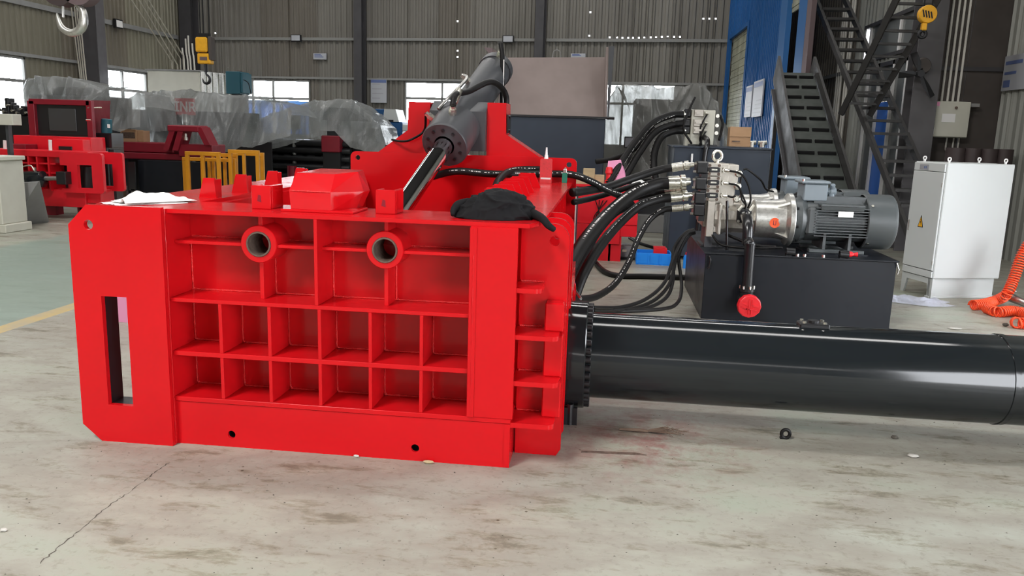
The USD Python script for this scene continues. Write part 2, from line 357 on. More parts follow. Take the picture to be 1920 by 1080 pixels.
WIN = [(-13.25, -10.16, 1.25, 3.10), (-6.77, -4.45, 1.25, 3.12), (-.75, 1.95, 1.25, 3.16)]
GAPS = [(u - .022, u + .022, z - .022, z + .022) for u, z in ((-14.214, 4.475), (-13.496, 4.442), (-14.084, 4.175), (-13.672, 4.618), (-5.017, 4.998), (-5.007, 4.443), (-5.001, 4.098), (-4.998, 3.900), (-0.777, 5.262), (-0.776, 4.571), (-0.150, 4.526), (0.079, 4.519), (0.242, 4.512), (0.420, 4.513), (0.566, 4.513), (0.743, 4.514), (0.903, 4.522), (1.095, 4.531), (1.254, 4.539), (1.429, 4.547), (1.603, 4.556), (1.793, 4.549), (1.966, 4.549), (2.616, 5.070), (2.787, 5.070), (2.971, 5.070))]
wall_back = thing('wall_back', 'grey brown corrugated back wall of the hall with windows', None, kind='structure')
corrugated(wall_back, W, -15.1, 9.0, 0, 9.0, WIN + GAPS, ['sheet0', 'sheet1', 'sheet0', 'sheet2'])
LWIN = [(12.4, 16.02, 1.25, 3.09), (18.95, 21.55, 1.25, 3.10)]
wall_left = thing('wall_left', 'olive grey corrugated left wall of the hall with windows', None, kind='structure')
corrugated(wall_left, LW, -14.0, 24.1, 0, 9.0, LWIN, ['olive0', 'olive1', 'olive0', 'olive2'])
struct('wall_front', MB().box(-13, 9.4, -14.2, -14.0, 0, 9), 'concrete_grey', 'plain front wall behind the viewer')

def window(k, place, o, mull, trans, label):
    s0, s1, z0, z1 = o
    t = thing('window_%d' % k, label, None, kind='structure')
    def bars(list_):
        m = MB()
        for a, b, q0, q1 in list_:
            m.add([place(s, d, z) for s in (a, b) for d in (-.02, .05) for z in (q0, q1)], [(0, 1, 3, 2), (4, 6, 7, 5), (0, 4, 5, 1), (2, 3, 7, 6), (0, 2, 6, 4), (1, 5, 7, 3)])
        return m
    part('window_frame', bars([(s0, s0 + .05, z0, z1), (s1 - .05, s1, z0, z1), (s0, s1, z0, z0 + .05), (s0, s1, z1 - .05, z1)]), 'rail', t)
    for q in mull: part('mullion', bars([(q - .03, q + .03, z0 + .05, z1 - .05)]), 'rail', t)
    part('transom', bars([(s0 + .05, s1 - .05, trans - .035, trans + .035)]), 'rail', t)
    ed = [s0 + .05] + list(mull) + [s1 - .05]
    for a, b in zip(ed[:-1], ed[1:]):
        for q0, q1 in ((z0 + .05, trans - .035), (trans + .035, z1 - .05)):
            part('pane', MB().add([place(a, .01, q0), place(b, .01, q0), place(b, .01, q1), place(a, .01, q1)], [(0, 1, 2, 3)]), 'pane', t)
window(1, W, WIN[0], [-12.3, -11.52], 2.48, 'wide bright window in the back wall behind the teal box')
window(2, W, WIN[1], [-5.49], 2.58, 'bright window in the back wall behind the red towers')
window(3, W, WIN[2], [.35], 2.55, 'bright window above the grey film covered machine')
window(4, LW, LWIN[0], [14.6], 2.5, 'bright window at the edge of the left wall')
window(5, LW, LWIN[1], [20.25], 2.5, 'bright window in the left wall near the corner')

def wbox(place, s0, s1, d0, d1, z0, z1):
    return MB().add([place(s, d, z) for s in (s0, s1) for d in (d0, d1) for z in (z0, z1)], [(0, 1, 3, 2), (4, 6, 7, 5), (0, 4, 5, 1), (2, 3, 7, 6), (0, 2, 6, 4), (1, 5, 7, 3)])
def hcol(place, s, d0, label, w=.27, dep=.4, m='column', z1=9.0):
    t = thing('trim_%d' % hcol.k, label, None, kind='structure'); hcol.k += 1
    part('flange', wbox(place, s - w / 2, s + w / 2, d0 + dep - .02, d0 + dep, 0, z1), m, t)
    part('flange', wbox(place, s - w / 2, s + w / 2, d0, d0 + .02, 0, z1), m, t)
    part('web', wbox(place, s - .012, s + .012, d0 + .02, d0 + dep - .02, 0, z1), m, t)
    return t
hcol.k = 1
hcol(W, -8.25, .04, 'dark steel column on the back wall beside the notice board')
hcol(W, -2.27, .04, 'dark steel column on the back wall above the hopper')
hcol(W, -14.5, .04, 'dark steel column in the corner behind the white pipes', .45, .45)
hcol(LW, 18.35, .04, 'grey steel column on the left wall behind the rope bundle', .40, .62, 'col_light')
hcol(LW, 13.0, .04, 'grey steel column on the left wall out at the edge', .30, .5, 'col_light')
# girts: long rails across the sheets
def girt(place, s0, s1, z, label, m='rail', h=.09):
    t = meta(part('trim_%d' % hcol.k, wbox(place, s0, s1, .036, .10, z - h / 2, z + h / 2), m, None), label, None, None, 'structure'); hcol.k += 1
for a, b in ((-14.2, -8.42), (-8.08, -2.43), (-2.1, 3.6)): girt(W, a, b, 4.43, 'horizontal rail across the back wall')
for a, b in ((-13.4, -8.42), (-8.08, -2.43), (-2.1, 3.6)): girt(W, a, b, 3.17, 'horizontal rail along the window heads of the back wall', h=.07)
for a, b in ((13.2, 18.1), (18.6, 23.6)):
    girt(LW, a, b, 4.42, 'horizontal rail across the left wall', 'concrete_grey', .13)
    girt(LW, a, b, 3.15, 'horizontal rail along the window heads of the left wall', 'concrete_grey', .08)

# right side of the hall: pale wall with the goods door, brown return wall, office front, blue partition
def RW(s, d, z): return (8.4 - d, s, z)
wall_right = thing('wall_right', 'pale grey corrugated wall at the right with a goods door opening', None, kind='structure')
corrugated(wall_right, RW, -14.0, 9.55, 0, 9.0, [(-10.5, -3.5, 0, 4.6), (1.0, 3.5, 0, 2.95)], ['pale0', 'pale1'])
def OW(s, d, z): return (7.2 - d, s, z)
wall_office = thing('wall_office', 'pale corrugated office front with glazing beside the stair', None, kind='structure')
corrugated(wall_office, OW, 9.6, 13.1, 0, 9.0, [(9.65, 12.45, 3.04, 3.68), (9.65, 12.05, .35, 2.95)], ['pale0', 'pale1'], name='wall_sheet')
corrugated(wall_office, OW, 13.1, 21.9, 0, 9.0, [], ['brown', 'sheet2'], name='wall_sheet')
ret = thing('wall_return', 'dark brown sheeted wall return behind the junction box', None, kind='structure')
for i, (a, b) in enumerate(((7.2, 7.85), (7.85, 8.42))):
    for q0, q1 in ((0, 2.72), (2.74, 4.6), (4.62, 9.0)): part('wall_sheet', MB().box(a + .006, b - .006, 9.55, 9.6, q0, q1), 'brown', ret)
part('seam_rail', MB().box(7.2, 8.4, 9.52, 9.55, 2.70, 2.76), 'column', ret)
c = thing('trim_%d' % hcol.k, 'dark grey steel column left of the junction box', None, kind='structure'); hcol.k += 1
part('flange', MB().box(7.00, 7.36, 9.20, 9.225, 0, 9), 'col_light', c); part('flange', MB().box(7.00, 7.36, 9.53, 9.548, 0, 9), 'col_light', c); part('web', MB().box(7.165, 7.195, 9.225, 9.53, 0, 9), 'col_light', c)
# office glazing
of = thing('window_6', 'office window band high behind the stair', None, kind='structure')
for s in (9.65, 10.55, 12.10, 12.38): part('mullion', wbox(OW, s, s + .07, -.02, .04, 3.04, 3.68), 'white_plastic', of)
for z in (3.02, 3.63): part('frame_rail', wbox(OW, 9.65, 12.45, -.02, .06, z, z + .06), 'column', of)
for a, b in ((9.72, 10.55), (10.62, 12.10)): part('pane', wbox(OW, a, b, 0, .01, 3.08, 3.63), 'screen_pane', of)
door = thing('door_1', 'glazed office door and side lights behind the fan', None, kind='structure')
for s in (9.65, 10.0, 10.62, 11.35, 11.98): part('door_post', wbox(OW, s, s + .07, -.02, .05, .35, 2.95), 'white_plastic', door)
part('frame_rail', wbox(OW, 9.65, 12.05, -.02, .05, 2.88, 2.95), 'column', door)
for a, b, m, z1 in ((9.72, 10.0, 'screen_pane', 2.88), (10.07, 10.62, 'screen_pane', 2.88), (10.69, 11.35, 'blue_panel', 2.29), (10.69, 11.35, 'screen_pane', 2.88), (11.42, 11.98, 'screen_pane', 2.88)):
    part('pane' if m != 'blue_panel' else 'door_leaf', wbox(OW, a, b, 0, .012, .35 if (a, m) != (10.69, 'screen_pane') else 2.3, z1), m, door)
# blue partition with roller shutter door and a doorway
XB = 5.95
def BW(s, d, z): return (XB - d, s, z)
wall_blue = thing('wall_partition', 'blue sheeted partition wall with a roller shutter', None, kind='structure')
corrugated(wall_blue, BW, 13.9, 21.8, 0, 9.0, [(18.1, 21.2, 0, 4.40)], ['blue_wall'], 1.1)
part('door_surround', wbox(BW, 17.85, 18.1, -.02, .05, 0, 4.5), 'blue_wall', wall_blue); part('door_surround', wbox(BW, 21.2, 21.5, -.02, .05, 0, 4.5), 'blue_wall', wall_blue)
part('door_surround', wbox(BW, 18.1, 21.2, -.02, .05, 4.40, 4.5), 'blue_wall', wall_blue)
part('corner_post', wbox(BW, 13.25, 13.9, -.04, .06, 0, 9.0), 'blue_post', wall_blue)
part('corner_post', wbox(BW, 11.55, 12.2, -.04, .06, 0, 9.0), 'blue_post', wall_blue)
part('steel_post', wbox(BW, 11.2, 11.54, -.02, .06, 0, 9.0), 'wood_trim', wall_blue)
sh = thing('door_2', 'closed pale roller shutter in the blue partition', None, kind='structure')
for k in range(44): part('slat', wbox(BW, 18.1, 21.2, -.09, -.06 + (k % 2) * .008, k * .1, k * .1 + .094), 'shutter', sh)
sh = thing('door_3', 'half raised roller shutter over the doorway of the blue partition', None, kind='structure')
for k in range(14): part('slat', wbox(BW, 12.2, 13.25, -.06, -.03 + (k % 2) * .008, 4.02 + k * .09, 4.02 + k * .09 + .084), 'shutter', sh)
t = thing('trim_%d' % hcol.k, 'dark rail across the wall seen through the blue doorway', None, kind='structure'); hcol.k += 1
part('rail_bar', wbox(OW, 13.2, 21.9, .04, .10, 2.9, 2.97), 'rail', t)
# outside: pale yard and a blue shed seen through the windows
struct('ground', MB().box(-60, 60, 27, 110, -.3, -.1), 'concrete_grey', 'pale yard outside the hall')
struct('ground', MB().box(-70, -14, -20, 27, -.3, -.1), 'concrete_grey', 'pale yard left of the hall')
shed = thing('site_shed', 'blue steel shed seen outside through the back window', 'shed', (-10.8, 30.5, -.1))
part('body', MB().box(-2.2, 2.6, -1.2, 1.2, 0, 2.55), 'blue_panel', shed); part('roof', MB().box(-2.35, 2.75, -1.35, 1.35, 2.55, 2.66), 'blue_mach', shed)
for k in range(5): part('rib', MB().box(-2.1 + k * .95, -2.0 + k * .95, -1.26, -1.2, 0, 2.55), 'blue_mach', shed)

# painted floor line
solo('floor_marking', MB().hull([(-2.07, -6.0, 0), (-1.91, -6.0, 0), (-1.91, 9.0, 0), (-2.07, 9.0, 0), (-2.06, -6.0, .002), (-1.92, -6.0, .002), (-1.92, 9.0, .002), (-2.06, 9.0, .002)]), 'marking', 'worn yellow line painted on the floor beside the red baler', 'floor line', kind='structure')
# ------------------------------------------------------------------ the red scrap baler
baler = thing('scrap_baler', 'large glossy red scrap metal baler with ribbed side and long dark main cylinder', 'baler')
B = baler
# front left end plate with chamfered corners, a slot and a lifting hole
ep = Polygon([(.098, 0), (.482, 0), (.482, 1.2095), (.098, 1.2095), (0, 1.110), (0, .0855)])
ep_hole = holed(ep.difference(sbox(.147, .198, .280, .760)), (.105, 1.112, .024))
part('end_plate', MB().prism(ep_hole, 'y', 0, .028), 'red', B, label='plain red end plate with slot and cut corners')
slot = MB()
slot.box(.120, .147, .028, .13, .17, .785); slot.box(.280, .305, .028, .13, .17, .785); slot.box(.147, .280, .028, .13, .760, .785); slot.box(.147, .280, .028, .13, .17, .198)
part('slot_lining', slot, 'black', B, label='black lining of the end plate slot')
part('side_plate', MB().box(.452, .4815, .028, 3.35, 0, 1.18), 'red', B)
# shelves
for z0, z1, y0 in ((.741, .761, .0455), (.466, .490, .0455), (.2285, .2525, .040)):
    part('shelf', MB().box(.4825, 1.985 if z0 > .3 else 2.195, y0, .275, z0, z1, .002), 'red', B)
part('back_panel', MB().box(.4825, 2.20, .270, .30, 0, 1.18), 'red', B)
# upright ribs of the two lower rows and of the top row
for x in (.729, .981, 1.236, 1.490, 1.743):
    for z0, z1 in ((.253, .466), (.490, .741)): part('rib', MB().box(x, x + .017, .0458, .27, z0, z1, .0015), 'red', B)
part('rib', MB().box(1.223, 1.240, .0458, .27, .761, 1.181, .0015), 'red', B)
for xb in (.924, 1.557):
    part('rib', MB().box(xb - .010, xb + .010, .125, .27, .761, .957, .0015), 'red', B)
    part('rib', MB().box(xb - .010, xb + .010, .125, .27, 1.125, 1.181, .0015), 'red', B)
for a, b in ((.4825, .845), (1.000, 1.223), (1.240, 1.478), (1.636, 1.983)):
    part('rail', MB().box(a, b, .112, .27, 1.024, 1.040, .0015), 'red', B)
# bosses with steel bushings
for xb in (.924, 1.557):
    bs = part('boss', MB().lathe((xb, .27, 1.040), (xb, .0, 1.040), [(0, .092), (.166, .092), (.170, .089), (.170, .0635), (0, .0635)], 40), 'red', B, smooth=35)
    part('bushing', MB().lathe((xb, .29, 1.040), (xb, .0, 1.040), [(0, .053), (.193, .053), (.196, .055), (.196, .061), (.193, .063), (0, .063), (0, .0)], 40), 'bushing', bs, smooth=35, label='bare steel bushing')
# base beam
bb = holed(sbox(.4815, 0, 2.195, .226), (.774, .066, .0205), (1.725, .066, .0205))
part('base_beam', MB().prism(bb, 'y', .046, .062).box(.4815, 2.195, .062, .27, .19, .226).box(2.165, 2.192, .062, .27, 0, .19), 'red', B)
for xb in (.774, 1.725): part('hole_lining', MB().lathe((xb, .047, .066), (xb, .14, .066), [(.004, .0208), (.08, .0208), (.08, .0)], 20), 'black', B, smooth=30)
part('base_end_strip', MB().box(2.166, 2.194, .0425, .047, .004, .224), 'red', B)
# column beside the pockets and the flange on top
part('column', MB().box(1.983, 2.205, .036, .066, .2525, 1.181, .002).box(2.02, 2.17, .066, .27, .2525, 1.18), 'red', B)
part('column_strip', MB().box(1.981, 2.016, .030, .037, .2525, 1.176, .002), 'red', B)
fl = Polygon([(.4815, .052), (2.256, .052), (2.292, .16), (2.305, .30), (2.305, 3.40), (1.90, 3.40), (1.90, .47), (.446, .47), (.446, 3.40), (.02, 3.40), (.02, .24), (.10, .029), (.4815, .029)])
part('top_flange', MB().prism(fl, 'z', 1.181, 1.2005), 'red', B)
# weld beads in the pockets
random.seed(11)
def bead(pts, r=.0045):
    p = curve(pts, 14); n = len(p)
    rr = r * (1 + .25 * np.array([random.uniform(-1, 1) for _ in range(n)]))
    return MB().tube(p, rr, 6)
cols = [(.4825, .729), (.746, .981), (.998, 1.236), (1.253, 1.490), (1.507, 1.743), (1.760, 1.983)]
for z0, z1 in ((.2525, .466), (.490, .741)):
    for a, b in cols: part('weld_bead', bead([(a + .004, .267, z1), (a + .004, .267, z0 + .03), (a + .012, .267, z0 + .008), (a + .03, .267, z0 + .004), (b, .267, z0 + .004)]), 'weld', B, True)
for a, b in ((.4825, .915), (.934, 1.223), (1.240, 1.548), (1.567, 1.983)):
    part('weld_bead', bead([(a + .004, .267, 1.02), (a + .004, .267, .79), (a + .012, .267, .769), (a + .03, .267, .765), (b, .267, .765)]), 'weld', B, True)
    part('weld_bead', bead([(a + .01, .267, 1.043), ((a + b) / 2, .267, 1.043), (b, .267, 1.043)]), 'weld', B, True)
part('weld_bead', bead([(.4835, .029, 1.20), (.484, .029, .9), (.484, .029, .4), (.484, .029, .01)], .005), 'red', B, True)
part('weld_bead', bead([(2.0, .036, 1.17), (1.999, .034, .9), (2.0, .034, .6), (2.0, .035, .27)], .006), 'red', B, True)
# gate ears standing behind one another at the right end
for k, y in enumerate((.244, .505, .795, 1.075, 1.335, 1.565)):
    p = rrect(2.20, 2.434, 0, 1.186 if k < 3 else .70, .075, 'c').difference(Polygon([(2.405, -.01), (2.45, -.01), (2.45, .06)]))
    part('ear_plate', MB().prism(holed(p, (2.363, 1.102, .025)) if k < 3 else p, 'y', y, y + .03), 'red', B)
part('end_wall', MB().box(2.17, 2.20, .275, 3.38, 0, 1.18), 'red', B)
part('flange_plate', MB().box(2.385, 2.425, .28, 1.56, .05, .80), 'red', B)
# short cross gussets with one round corner
for z0, z1, xe in ((.875, .897, 2.323), (.649, .671, 2.410), (.420, .443, 2.418), (.209, .233, 2.404)):
    p = rrect(2.195, xe, .046, .246, .035, 'b')
    part('gusset', MB().prism(p, 'z', z0, z1), 'red', B)
    part('weld_bead', bead([(2.205, .241, z1 + .003), (2.26, .241, z1 + .003), (2.32, .241, z1 + .003)]), 'weld', B, True)
for z0, z1 in ((.671, .812), (.443, .649), (.233, .420)):
    part('flange_block', MB().box(2.335, 2.427, .155, .244, z0, z1, .006), 'red', B)
for y in (.62, 1.0, 1.4, 1.8, 2.2, 2.6, 3.0): part('side_rib', MB().box(2.20, 2.275, y, y + .018, .2, 1.181), 'red', B)
# square brackets on the flange
def lug(x, y):
    m = MB().box(x, x + .022, y, y + .155, 1.2, 1.315, .003)
    m.box(x + .022, x + .082, y + .068, y + .088, 1.2, 1.315, .003)
    p = part('lug', m, 'red', B)
    part('slot_mark', MB().prism(Polygon([(y + .055, 1.235), (y + .09, 1.225), (y + .085, 1.262), (y + .062, 1.272)]), 'x', x - .0006, x + .003), 'maroon', p)
def lug_front(x, y):
    """bent bracket: a face to the front and a wing to the back"""
    p = part('lug', MB().box(x, x + .100, y, y + .020, 1.2, 1.318, .003).box(x + .082, x + .102, y + .02, y + .155, 1.2, 1.318, .003).box(x, x + .02, y + .02, y + .10, 1.2, 1.318, .003), 'red', B)
    part('slot_mark', MB().prism(Polygon([(x + .030, 1.240), (x + .052, 1.234), (x + .050, 1.268), (x + .036, 1.272)]), 'y', y - .0006, y + .003), 'maroon', p)
lug_front(.842, .215); lug_front(1.475, .225)
# faceted cover box on its pad
part('pad', MB().box(1.018, 1.385, .150, .40, 1.2, 1.213, .003), 'red', B)
bx = MB().hull([(1.058, .185, 1.213), (1.268, .170, 1.213), (1.345, .33, 1.213), (1.345, .44, 1.213), (1.058, .44, 1.213),
                (1.045, .200, 1.300), (1.262, .185, 1.300), (1.375, .36, 1.295), (1.375, .47, 1.295), (1.045, .47, 1.300),
                (1.062, .262, 1.385), (1.262, .250, 1.385), (1.345, .36, 1.395), (1.315, .55, 1.395), (1.085, .55, 1.395)])
part('cover_box', bx, 'red', B)
part('weld_bead', bead([(1.05, .197, 1.300), (1.16, .189, 1.300), (1.262, .183, 1.300)], .003), 'weld', B, True)
# tapered stops on both sides of the opening
for y in (.68, 1.085, 1.56, 2.06):
    t = Polygon([(.322, 1.2), (.425, 1.2), (.415, 1.312), (.352, 1.312)])
    s = part('stop_block', MB().prism(t, 'y', y, y + .018).box(.376, .394, y + .018, y + .13, 1.2, 1.300), 'red', B)
for y in (.80, 1.10, 1.40, 1.70, 2.02, 2.55):
    t = Polygon([(1.925, 1.2), (2.098, 1.2), (2.050, 1.310), (1.940, 1.310)])
    part('stop_block', MB().prism(t, 'y', y, y + .016).box(1.925, 1.942, y + .016, y + .18, 1.2, 1.300), 'red', B)
# inner faces of the opening, with the row of cut marks
part('inner_wall', MB().box(.440, .4515, .475, 3.38, .55, 1.181), 'red', B)
for k in range(5): part('cut_mark', MB().hull([(.4516, .62 + .17 * k, 1.12), (.4516, .66 + .17 * k, 1.12), (.4516, .655 + .17 * k, 1.155), (.4525, .64 + .17 * k, 1.12), (.4525, .655 + .17 * k, 1.15)]), 'black', B)
part('inner_wall', MB().box(1.885, 1.90, .475, 3.38, .55, 1.181), 'red', B)
part('inner_wall', MB().box(.4525, 1.885, .44, .47, .55, 1.181), 'red', B)
part('lid', MB().box(.47, 1.88, .60, 3.36, .80, .845, .004).box(.95, 1.0, 1.6, 2.2, .845, .95).box(1.18, 1.23, 1.6, 2.2, .845, .95), 'red', B)
# rear wall with two lifting ears and the cylinder towers
rw = holed(rrect(.33, 2.335, 0, 1.405, .05, 'cd'), (.395, 1.350, .022), (2.268, 1.350, .022))
part('rear_wall', MB().prism(rw, 'y', 3.40, 3.43), 'red', B)
def tower(pts, side):
    t = part('tower', MB().prism(Polygon(pts), 'y', 3.43, 3.46), 'red', B); part('tower_plate', MB().prism(Polygon(pts), 'y', 3.70, 3.73), 'red', t)
    m = MB()
    for a, b in side:
        m.add([(a[0], y, a[1]) for y in (3.4305, 3.7295)] + [(b[0], y, b[1]) for y in (3.4305, 3.7295)] + [(a[0] * .97 + .03 * 1.3, y, a[1] - .012) for y in (3.4305, 3.7295)] + [(b[0] * .97 + .03 * 1.3, y, b[1] - .012) for y in (3.4305, 3.7295)],
              [(0, 1, 3, 2), (4, 6, 7, 5), (0, 4, 5, 1), (2, 3, 7, 6), (0, 2, 6, 4), (1, 5, 7, 3)])
    part('tower_flange', m, 'red', t)
tower([(.57, 1.38), (1.035, 1.38), (1.035, 1.845), (.848, 1.845), (.838, 1.60), (.585, 1.413)], [((.848, 1.845), (.838, 1.60)), ((.838, 1.60), (.575, 1.405)), ((1.035, 1.845), (.848, 1.845)), ((1.030, 1.845), (1.030, 1.40))])
tower([(1.545, 1.38), (2.02, 1.38), (1.99, 1.413), (1.709, 1.592), (1.706, 1.855), (1.545, 1.855)], [((1.706, 1.855), (1.709, 1.592)), ((1.709, 1.592), (2.02, 1.40)), ((1.545, 1.855), (1.706, 1.855)), ((1.550, 1.85), (1.550, 1.40))])
m = part('tie_plate', MB().box(1.71, 1.722, 3.47, 3.66, 1.60, 1.76).cyl((1.72, 3.52, 1.62), (1.735, 3.52, 1.62), .012, 8).cyl((1.72, 3.52, 1.74), (1.735, 3.52, 1.74), .012, 8), 'black', B)
# lid cylinder on its trunnion block: barrel, rod, ports
_A = np.array((1.234, 3.100, 1.484)); _T = np.array((1.434, 4.150, 2.078)); DR = _T - _A; DR /= np.linalg.norm(DR); A0 = _A - DR * 1.30
def L(t): return A0 + DR * t
SX = np.cross(DR, (0, 0, 1)); SX /= np.linalg.norm(SX); UPV = np.cross(SX, DR)
def Lo(t, a, r): return L(t) + (SX * math.cos(a) + UPV * math.sin(a)) * r
TC = 1.30
lc = part('lid_cylinder', MB().lathe(L(TC), L(9), [(0, .088), (0, .195), (.02, .205), (.34, .205), (.36, .19), (.36, .155), (1.42, .155), (1.42, .165), (1.50, .165), (1.52, .15), (1.52, 0)], 44), 'barrel', B, smooth=35, label='dark grey lid cylinder barrel and head')
part('rod', MB().lathe(L(.0), L(9), [(0, 0), (0, .078), (TC + .05, .078), (TC + .05, 0)], 40), 'chrome', lc, smooth=35, label='polished chrome piston rod')
for k in range(10):
    a = k * math.pi / 5 + .2
    part('bolt', MB().cyl(Lo(TC - .012, a, .145), Lo(TC + .01, a, .145), .014, 8), 'bolt', lc)
trm = MB().prism(Polygon([(3.36, 1.44), (3.70, 1.44), (3.70, 1.862), (3.55, 1.862), (3.36, 1.775)]), 'x', 1.048, 1.540)
part('trunnion_block', trm, 'anth', B, label='dark trunnion block carrying the lid cylinder')
def port(t, a, r0, parent):
    m = MB(); p0, p1, p2 = Lo(t, a, r0 - .02), Lo(t, a, r0 + .05), Lo(t, a, r0 + .075)
    m.cyl(p0, p1, .032, 6); m.cyl(p1, p2, .024, 6)
    part('port_fitting', m, 'zinc', parent, smooth=20)
    return p2
pa = port(TC + .18, 1.35, .205, lc); pb = port(TC + 1.44, 1.15, .165, lc); pc = port(TC + .22, 2.45, .205, lc); pd = port(TC + .95, 2.2, .155, lc)
# rigid line and hoses of the lid cylinder
part('hose', MB().tube(curve([pa, pa + DR * .10 + UPV * .05, Lo(TC + .55, 1.25, .24), Lo(TC + .85, .75, .25), L(TC + 1.0) + SX * .24 - UPV * .05, L(TC + 1.0) + SX * .22 - np.array([0, 0, .35])]), .027, 10), 'rubber', lc, True)
part('hose_ferrule', MB().tube([pa + DR * .03 + UPV * .01, pa + DR * .19 + UPV * .05], .031, 10), 'zinc', lc, True)
part('hose', MB().tube(curve([pb, pb + UPV * .05, pb + np.array([.02, -.05, -.12]), pb + np.array([.03, -.08, -.5]), pb + np.array([.05, -.1, -.85])]), .022, 10), 'rubber', lc, True)
part('hose_print', MB().tube(curve([pb + np.array([.035, -.075, -.10]), pb + np.array([.043, -.10, -.45]), pb + np.array([.06, -.12, -.80])]), .006, 6), 'print', lc)
part('pipe', MB().tube(curve([pd, Lo(TC + .9, 2.0, .19), Lo(TC + .45, 1.9, .23), Lo(TC + .3, 2.2, .22)]), .016, 8), 'steel', lc, True)
part('cable', MB().tube(curve([pc, (1.003, 3.350, 1.601), (0.898, 3.300, 1.521), (0.801, 3.350, 1.504), (0.701, 3.420, 1.514)]), .010, 8), 'rubber', B, True)
part('white_disc', MB().cyl(L(TC + .65) - UPV * .17, L(TC + .66) - UPV * .17, .10, 24), 'white_plastic', lc)
# main cylinder with its ring of socket screws
AY, AZ = .90, .362
mc = part('main_cylinder', MB().lathe((2.425, AY, AZ), (9, AY, AZ), [(0, 0), (0, .306), (.006, .309), (.102, .309), (.108, .303), (.108, .245), (2.335, .245), (2.337, .250), (2.365, .250), (2.367, .245), (2.95, .245), (2.97, .235), (2.97, 0)], 96), 'cyl', B, smooth=35, label='long glossy dark grey main cylinder')
for k in range(38):
    a = k * 2 * math.pi / 38
    yy, zz = AY + .281 * math.cos(a), AZ + .281 * math.sin(a)
    part('socket_screw', MB().lathe((2.531, yy, zz), (9, yy, zz), [(0, 0), (0, .0195), (.028, .0195), (.032, .016), (.032, .010), (.022, .010), (.022, 0)], 14), 'bolt', mc, smooth=30)
part('port_flange', MB().box(3.70, 3.86, AY - .05, AY + .05, AZ + .235, AZ + .262, .006).cyl((3.78, AY, AZ + .25), (3.78, AY, AZ + .275), .03, 12), 'bolt', mc)
for dx in (-.055, .055):
    for dy in (-.032, .032): part('bolt', MB().cyl((3.78 + dx, AY + dy, AZ + .26), (3.78 + dx, AY + dy, AZ + .272), .011, 6), 'zinc', mc)
part('lifting_bracket', MB().box(2.40, 2.50, .70, .73, .0, .10).cyl((2.46, .715, .0), (2.46, .715, .12), .02, 10), 'black', B)

# ------------------------------------------------------------------ things lying on the baler
def sheets(name, pts_list, label):
    for pts, lift in pts_list: pass
random.seed(3)
def paper(outline, z0, amp, seed, label):
    """a limp sheet draped over the flange: a gridded quad with waves and thickness"""
    a, b, c, d = [np.array(p, float) for p in outline]; n = 26; top = []
    for i in range(n):
        for j in range(n):
            u, v = i / (n - 1), j / (n - 1)
            p = (1 - u) * (1 - v) * a + u * (1 - v) * b + u * v * c + (1 - u) * v * d
            w = meshkit.fbm(np.array([[u * 3 + seed, v * 3, seed * 1.7]]), 3)[0]
            top.append((p[0], p[1], z0 + amp * max(0, (w - .40)) * 4 * (math.sin(math.pi * u) ** .6)))
    top = np.array(top); bot = top.copy(); bot[:, 2] -= .0012
    q = [(i * n + j, (i + 1) * n + j, (i + 1) * n + j + 1, i * n + j + 1) for i in range(n - 1) for j in range(n - 1)]
    k = n * n; q2 = [tuple(k + x for x in reversed(f)) for f in q]
    e = [(j, j + 1, k + j + 1, k + j) for j in range(n - 1)] + [((n - 1) * n + j + 1, (n - 1) * n + j, k + (n - 1) * n + j, k + (n - 1) * n + j + 1) for j in range(n - 1)]
    e += [((i + 1) * n, i * n, k + i * n, k + (i + 1) * n) for i in range(n - 1)] + [(i * n + n - 1, (i + 1) * n + n - 1, k + (i + 1) * n + n - 1, k + i * n + n - 1) for i in range(n - 1)]
    solo('paper_sheet', MB().add(np.vstack([top, bot]), q + q2 + e), 'paper', label, 'paper', True, 'paper sheets on the baler')
paper([(.06, .17), (.20, .08), (.44, .34), (.20, .62)], 1.2025, .012, 1., 'white paper sheet lying flat at the baler corner under a folded one')
paper([(.10, .20), (.24, .10), (.46, .40), (.14, .66)], 1.2125, .028, 2.3, 'white folded paper sheet bulging on top of another at the baler corner')

def cloth_pile():
    s = trimesh.creation.icosphere(5); v = np.array(s.vertices)
    n1 = meshkit.fbm(v * 1.3 + 5, 2, 3); n2 = meshkit.noise(v * np.array([3.4, 2.2, 1.6]) + n1[:, None] * 2.0, 8); n3 = meshkit.noise(v * np.array([7.5, 5.0, 3.0]) + n2[:, None] * 1.5, 21)
    rid = 1 - np.abs(n2 - .5) * 2; rid3 = 1 - np.abs(n3 - .5) * 2
    r = .84 + .26 * n1 + .16 * rid ** 2 + .055 * rid3 ** 2 - .10
    v = v * r[:, None] * np.array([.186, .150, .112])
    v[:, 2] = np.where(v[:, 2] < -.02, -.02, v[:, 2]) + .02
    low = np.clip((.05 - v[:, 2]) / .05, 0, 1)
    v[:, 0] *= 1 + .14 * low; v[:, 1] *= 1 + .10 * low
    v[:, 0] += 2.068; v[:, 1] += .30; v[:, 2] += 1.2015
    m = MB().add(v, s.faces)
    rag = curve([(2.20, .33, 1.240), (2.26, .27, 1.224), (2.305, .185, 1.214), (2.335, .14, 1.19), (2.36, .17, 1.168)], 8)
    m.tube(rag, np.linspace(.026, .014, len(rag)), 10)
    rag = curve([(1.93, .28, 1.265), (1.885, .24, 1.258), (1.868, .21, 1.235), (1.870, .18, 1.214)], 8)
    m.tube(rag, np.linspace(.028, .009, len(rag)), 10)
    return m
solo('black_cloth', cloth_pile(), 'cloth', 'crumpled black cloth heaped on the baler corner flange', 'cloth', True)
